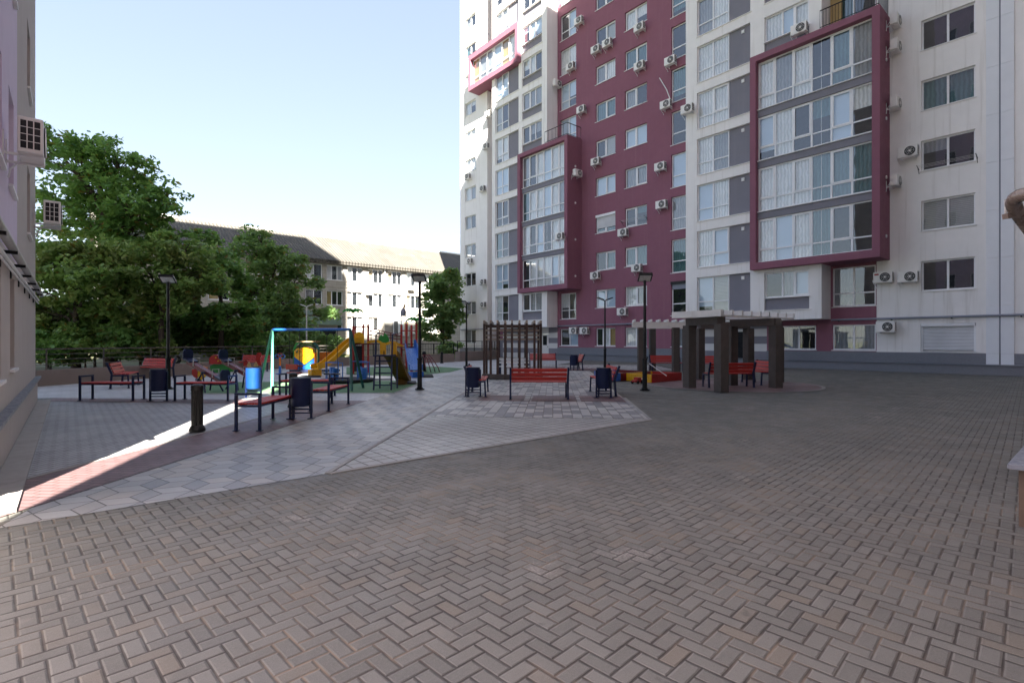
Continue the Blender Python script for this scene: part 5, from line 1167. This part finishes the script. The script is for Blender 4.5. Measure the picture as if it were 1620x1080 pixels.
tree(C(bx, 52), 'grey green drooping tree squeezed beside the tower\'s left edge', [lobe(702, 450, 52, 1.7, 1.9, bx), lobe(700, 490, 52, 2.0, 1.7, bx), lobe(690, 522, 52, 1.8, 1.3, bx), lobe(712, 432, 52, 1.0, 1.2, bx), lobe(680, 470, 52, 1.2, .8, bx), lobe(716, 500, 52, 1.0, 1.5, bx)], 10000, .26, 'leaf3', .22, TG, zt=2.0)
SG = 'shrubs behind the railing'
for i, (px, py, d, rx, rz, mt, lab) in enumerate(((80, 545, 26.5, 1.4, .9, 'leaf', 'dark leafy shrub next to the left building corner'), (135, 540, 27, 1.5, .9, 'leaf2', 'dark shrub left of the sideways bench'), (190, 542, 28, 1.4, .8, 'leaf', 'dark shrub behind the sideways bench'), (240, 545, 29.5, 1.2, .7, 'leaf2', 'shrub directly behind the left lamp post'), (392, 540, 34, 1.5, .8, 'leaf', 'shrub behind the right hand seesaw'), (445, 545, 36, 1.7, .8, 'leaf3', 'feathery shrub behind the left swing legs'), (520, 545, 42, 1.6, .7, 'leaf3', 'shrub at the foot of the school porch'), (712, 553, 47, 1.3, .6, 'leaf3', 'shrub below the drooping tree by the tower'))):
    bx = lat(px, d); tree(C(bx, d), lab, [lobe(px, py, d, rx, rz, bx), lobe(px+10, py+8, d, rx*.8, rz*.8, bx)], 2600, .2, mt, .05, SG, 'shrub', name='shrub', zt=.3, clump=.55)
for px, py, d, rx, rz, mt, lab in ((75, 500, 30, 2.0, 1.7, 'leaf', 'tall dark bush rising beside the left building, behind the shrubs'), (150, 505, 31, 2.0, 1.6, 'leaf2', 'tall bush behind the dark shrubs left of the lamp post'), (222, 508, 32, 2.0, 1.6, 'leaf', 'tall bush behind the left lamp post foot'), (300, 512, 34, 1.7, 1.1, 'leaf', 'tall bush over the raised seesaw seat'), (350, 525, 35, 1.9, 1.1, 'leaf2', 'tall bush between the two seesaws, behind the railing'), (405, 515, 41, 2.3, 1.6, 'leaf', 'tall dark bush under the airy tree, left half'), (462, 520, 43, 2.2, 1.5, 'leaf3', 'tall bush under the airy tree, behind the swing bar')):
    bx = lat(px, d); tree(C(bx, d), lab, [lobe(px, py, d, rx, rz, bx), lobe(px-12, py+20, d, rx, rz*.8, bx), lobe(px+14, py+22, d, rx*.9, rz*.8, bx)], 5000, .22, mt, .07, SG, 'shrub', name='shrub', zt=.5, clump=.7)
# ------------------------------------------------------------ camera, light, sky
cam = bpy.data.cameras.new('camera'); co = bpy.data.objects.new('camera', cam); COL.objects.link(co); sc.camera = co
cam.lens = FP/1620*36; cam.sensor_width = 36; cam.clip_end = 3000; cam.clip_start = .05
co.location = (0, 0, CH); co.rotation_euler = (R(90), 0, FACE-math.pi/2)
EL = R(38); AZ = (.4399, .898)
sl = bpy.data.lights.new('sun', 'SUN'); so = bpy.data.objects.new('sun', sl); COL.objects.link(so); sl.energy = 5.0; sl.angle = R(.5); sl.color = (1, .945, .86)
so.location = (-20, -40, 60); so.rotation_euler = Vector((AZ[0]*math.cos(EL), AZ[1]*math.cos(EL), -math.sin(EL))).to_track_quat('-Z', 'Y').to_euler()
w = bpy.data.worlds.new('World'); sc.world = w; w.use_nodes = True; nt = w.node_tree; bg = nt.nodes['Background']
sky = nt.nodes.new('ShaderNodeTexSky'); sky.sky_type = 'NISHITA'; sky.sun_disc = False; sky.sun_elevation = EL; sky.sun_rotation = math.atan2(-AZ[0], -AZ[1]); sky.dust_density = .8; sky.ozone_density = 2.2; sky.air_density = 1.0
hs = nt.nodes.new('ShaderNodeGamma'); hs.inputs['Gamma'].default_value = .40
nt.links.new(sky.outputs[0], hs.inputs['Color']); h2 = nt.nodes.new('ShaderNodeHueSaturation'); h2.inputs['Saturation'].default_value = 1.25; h2.inputs['Hue'].default_value = .517; nt.links.new(hs.outputs[0], h2.inputs['Color']); nt.links.new(h2.outputs[0], bg.inputs['Color']); bg.inputs['Strength'].default_value = .087
vs = sc.view_settings; vs.view_transform = 'Standard'; vs.look = 'None'; vs.exposure = 3.05; vs.gamma = 1
sc.cycles.max_bounces = 14; sc.cycles.diffuse_bounces = 9; sc.cycles.glossy_bounces = 4; sc.cycles.transmission_bounces = 8; sc.cycles.transparent_max_bounces = 12; sc.cycles.use_denoising = True
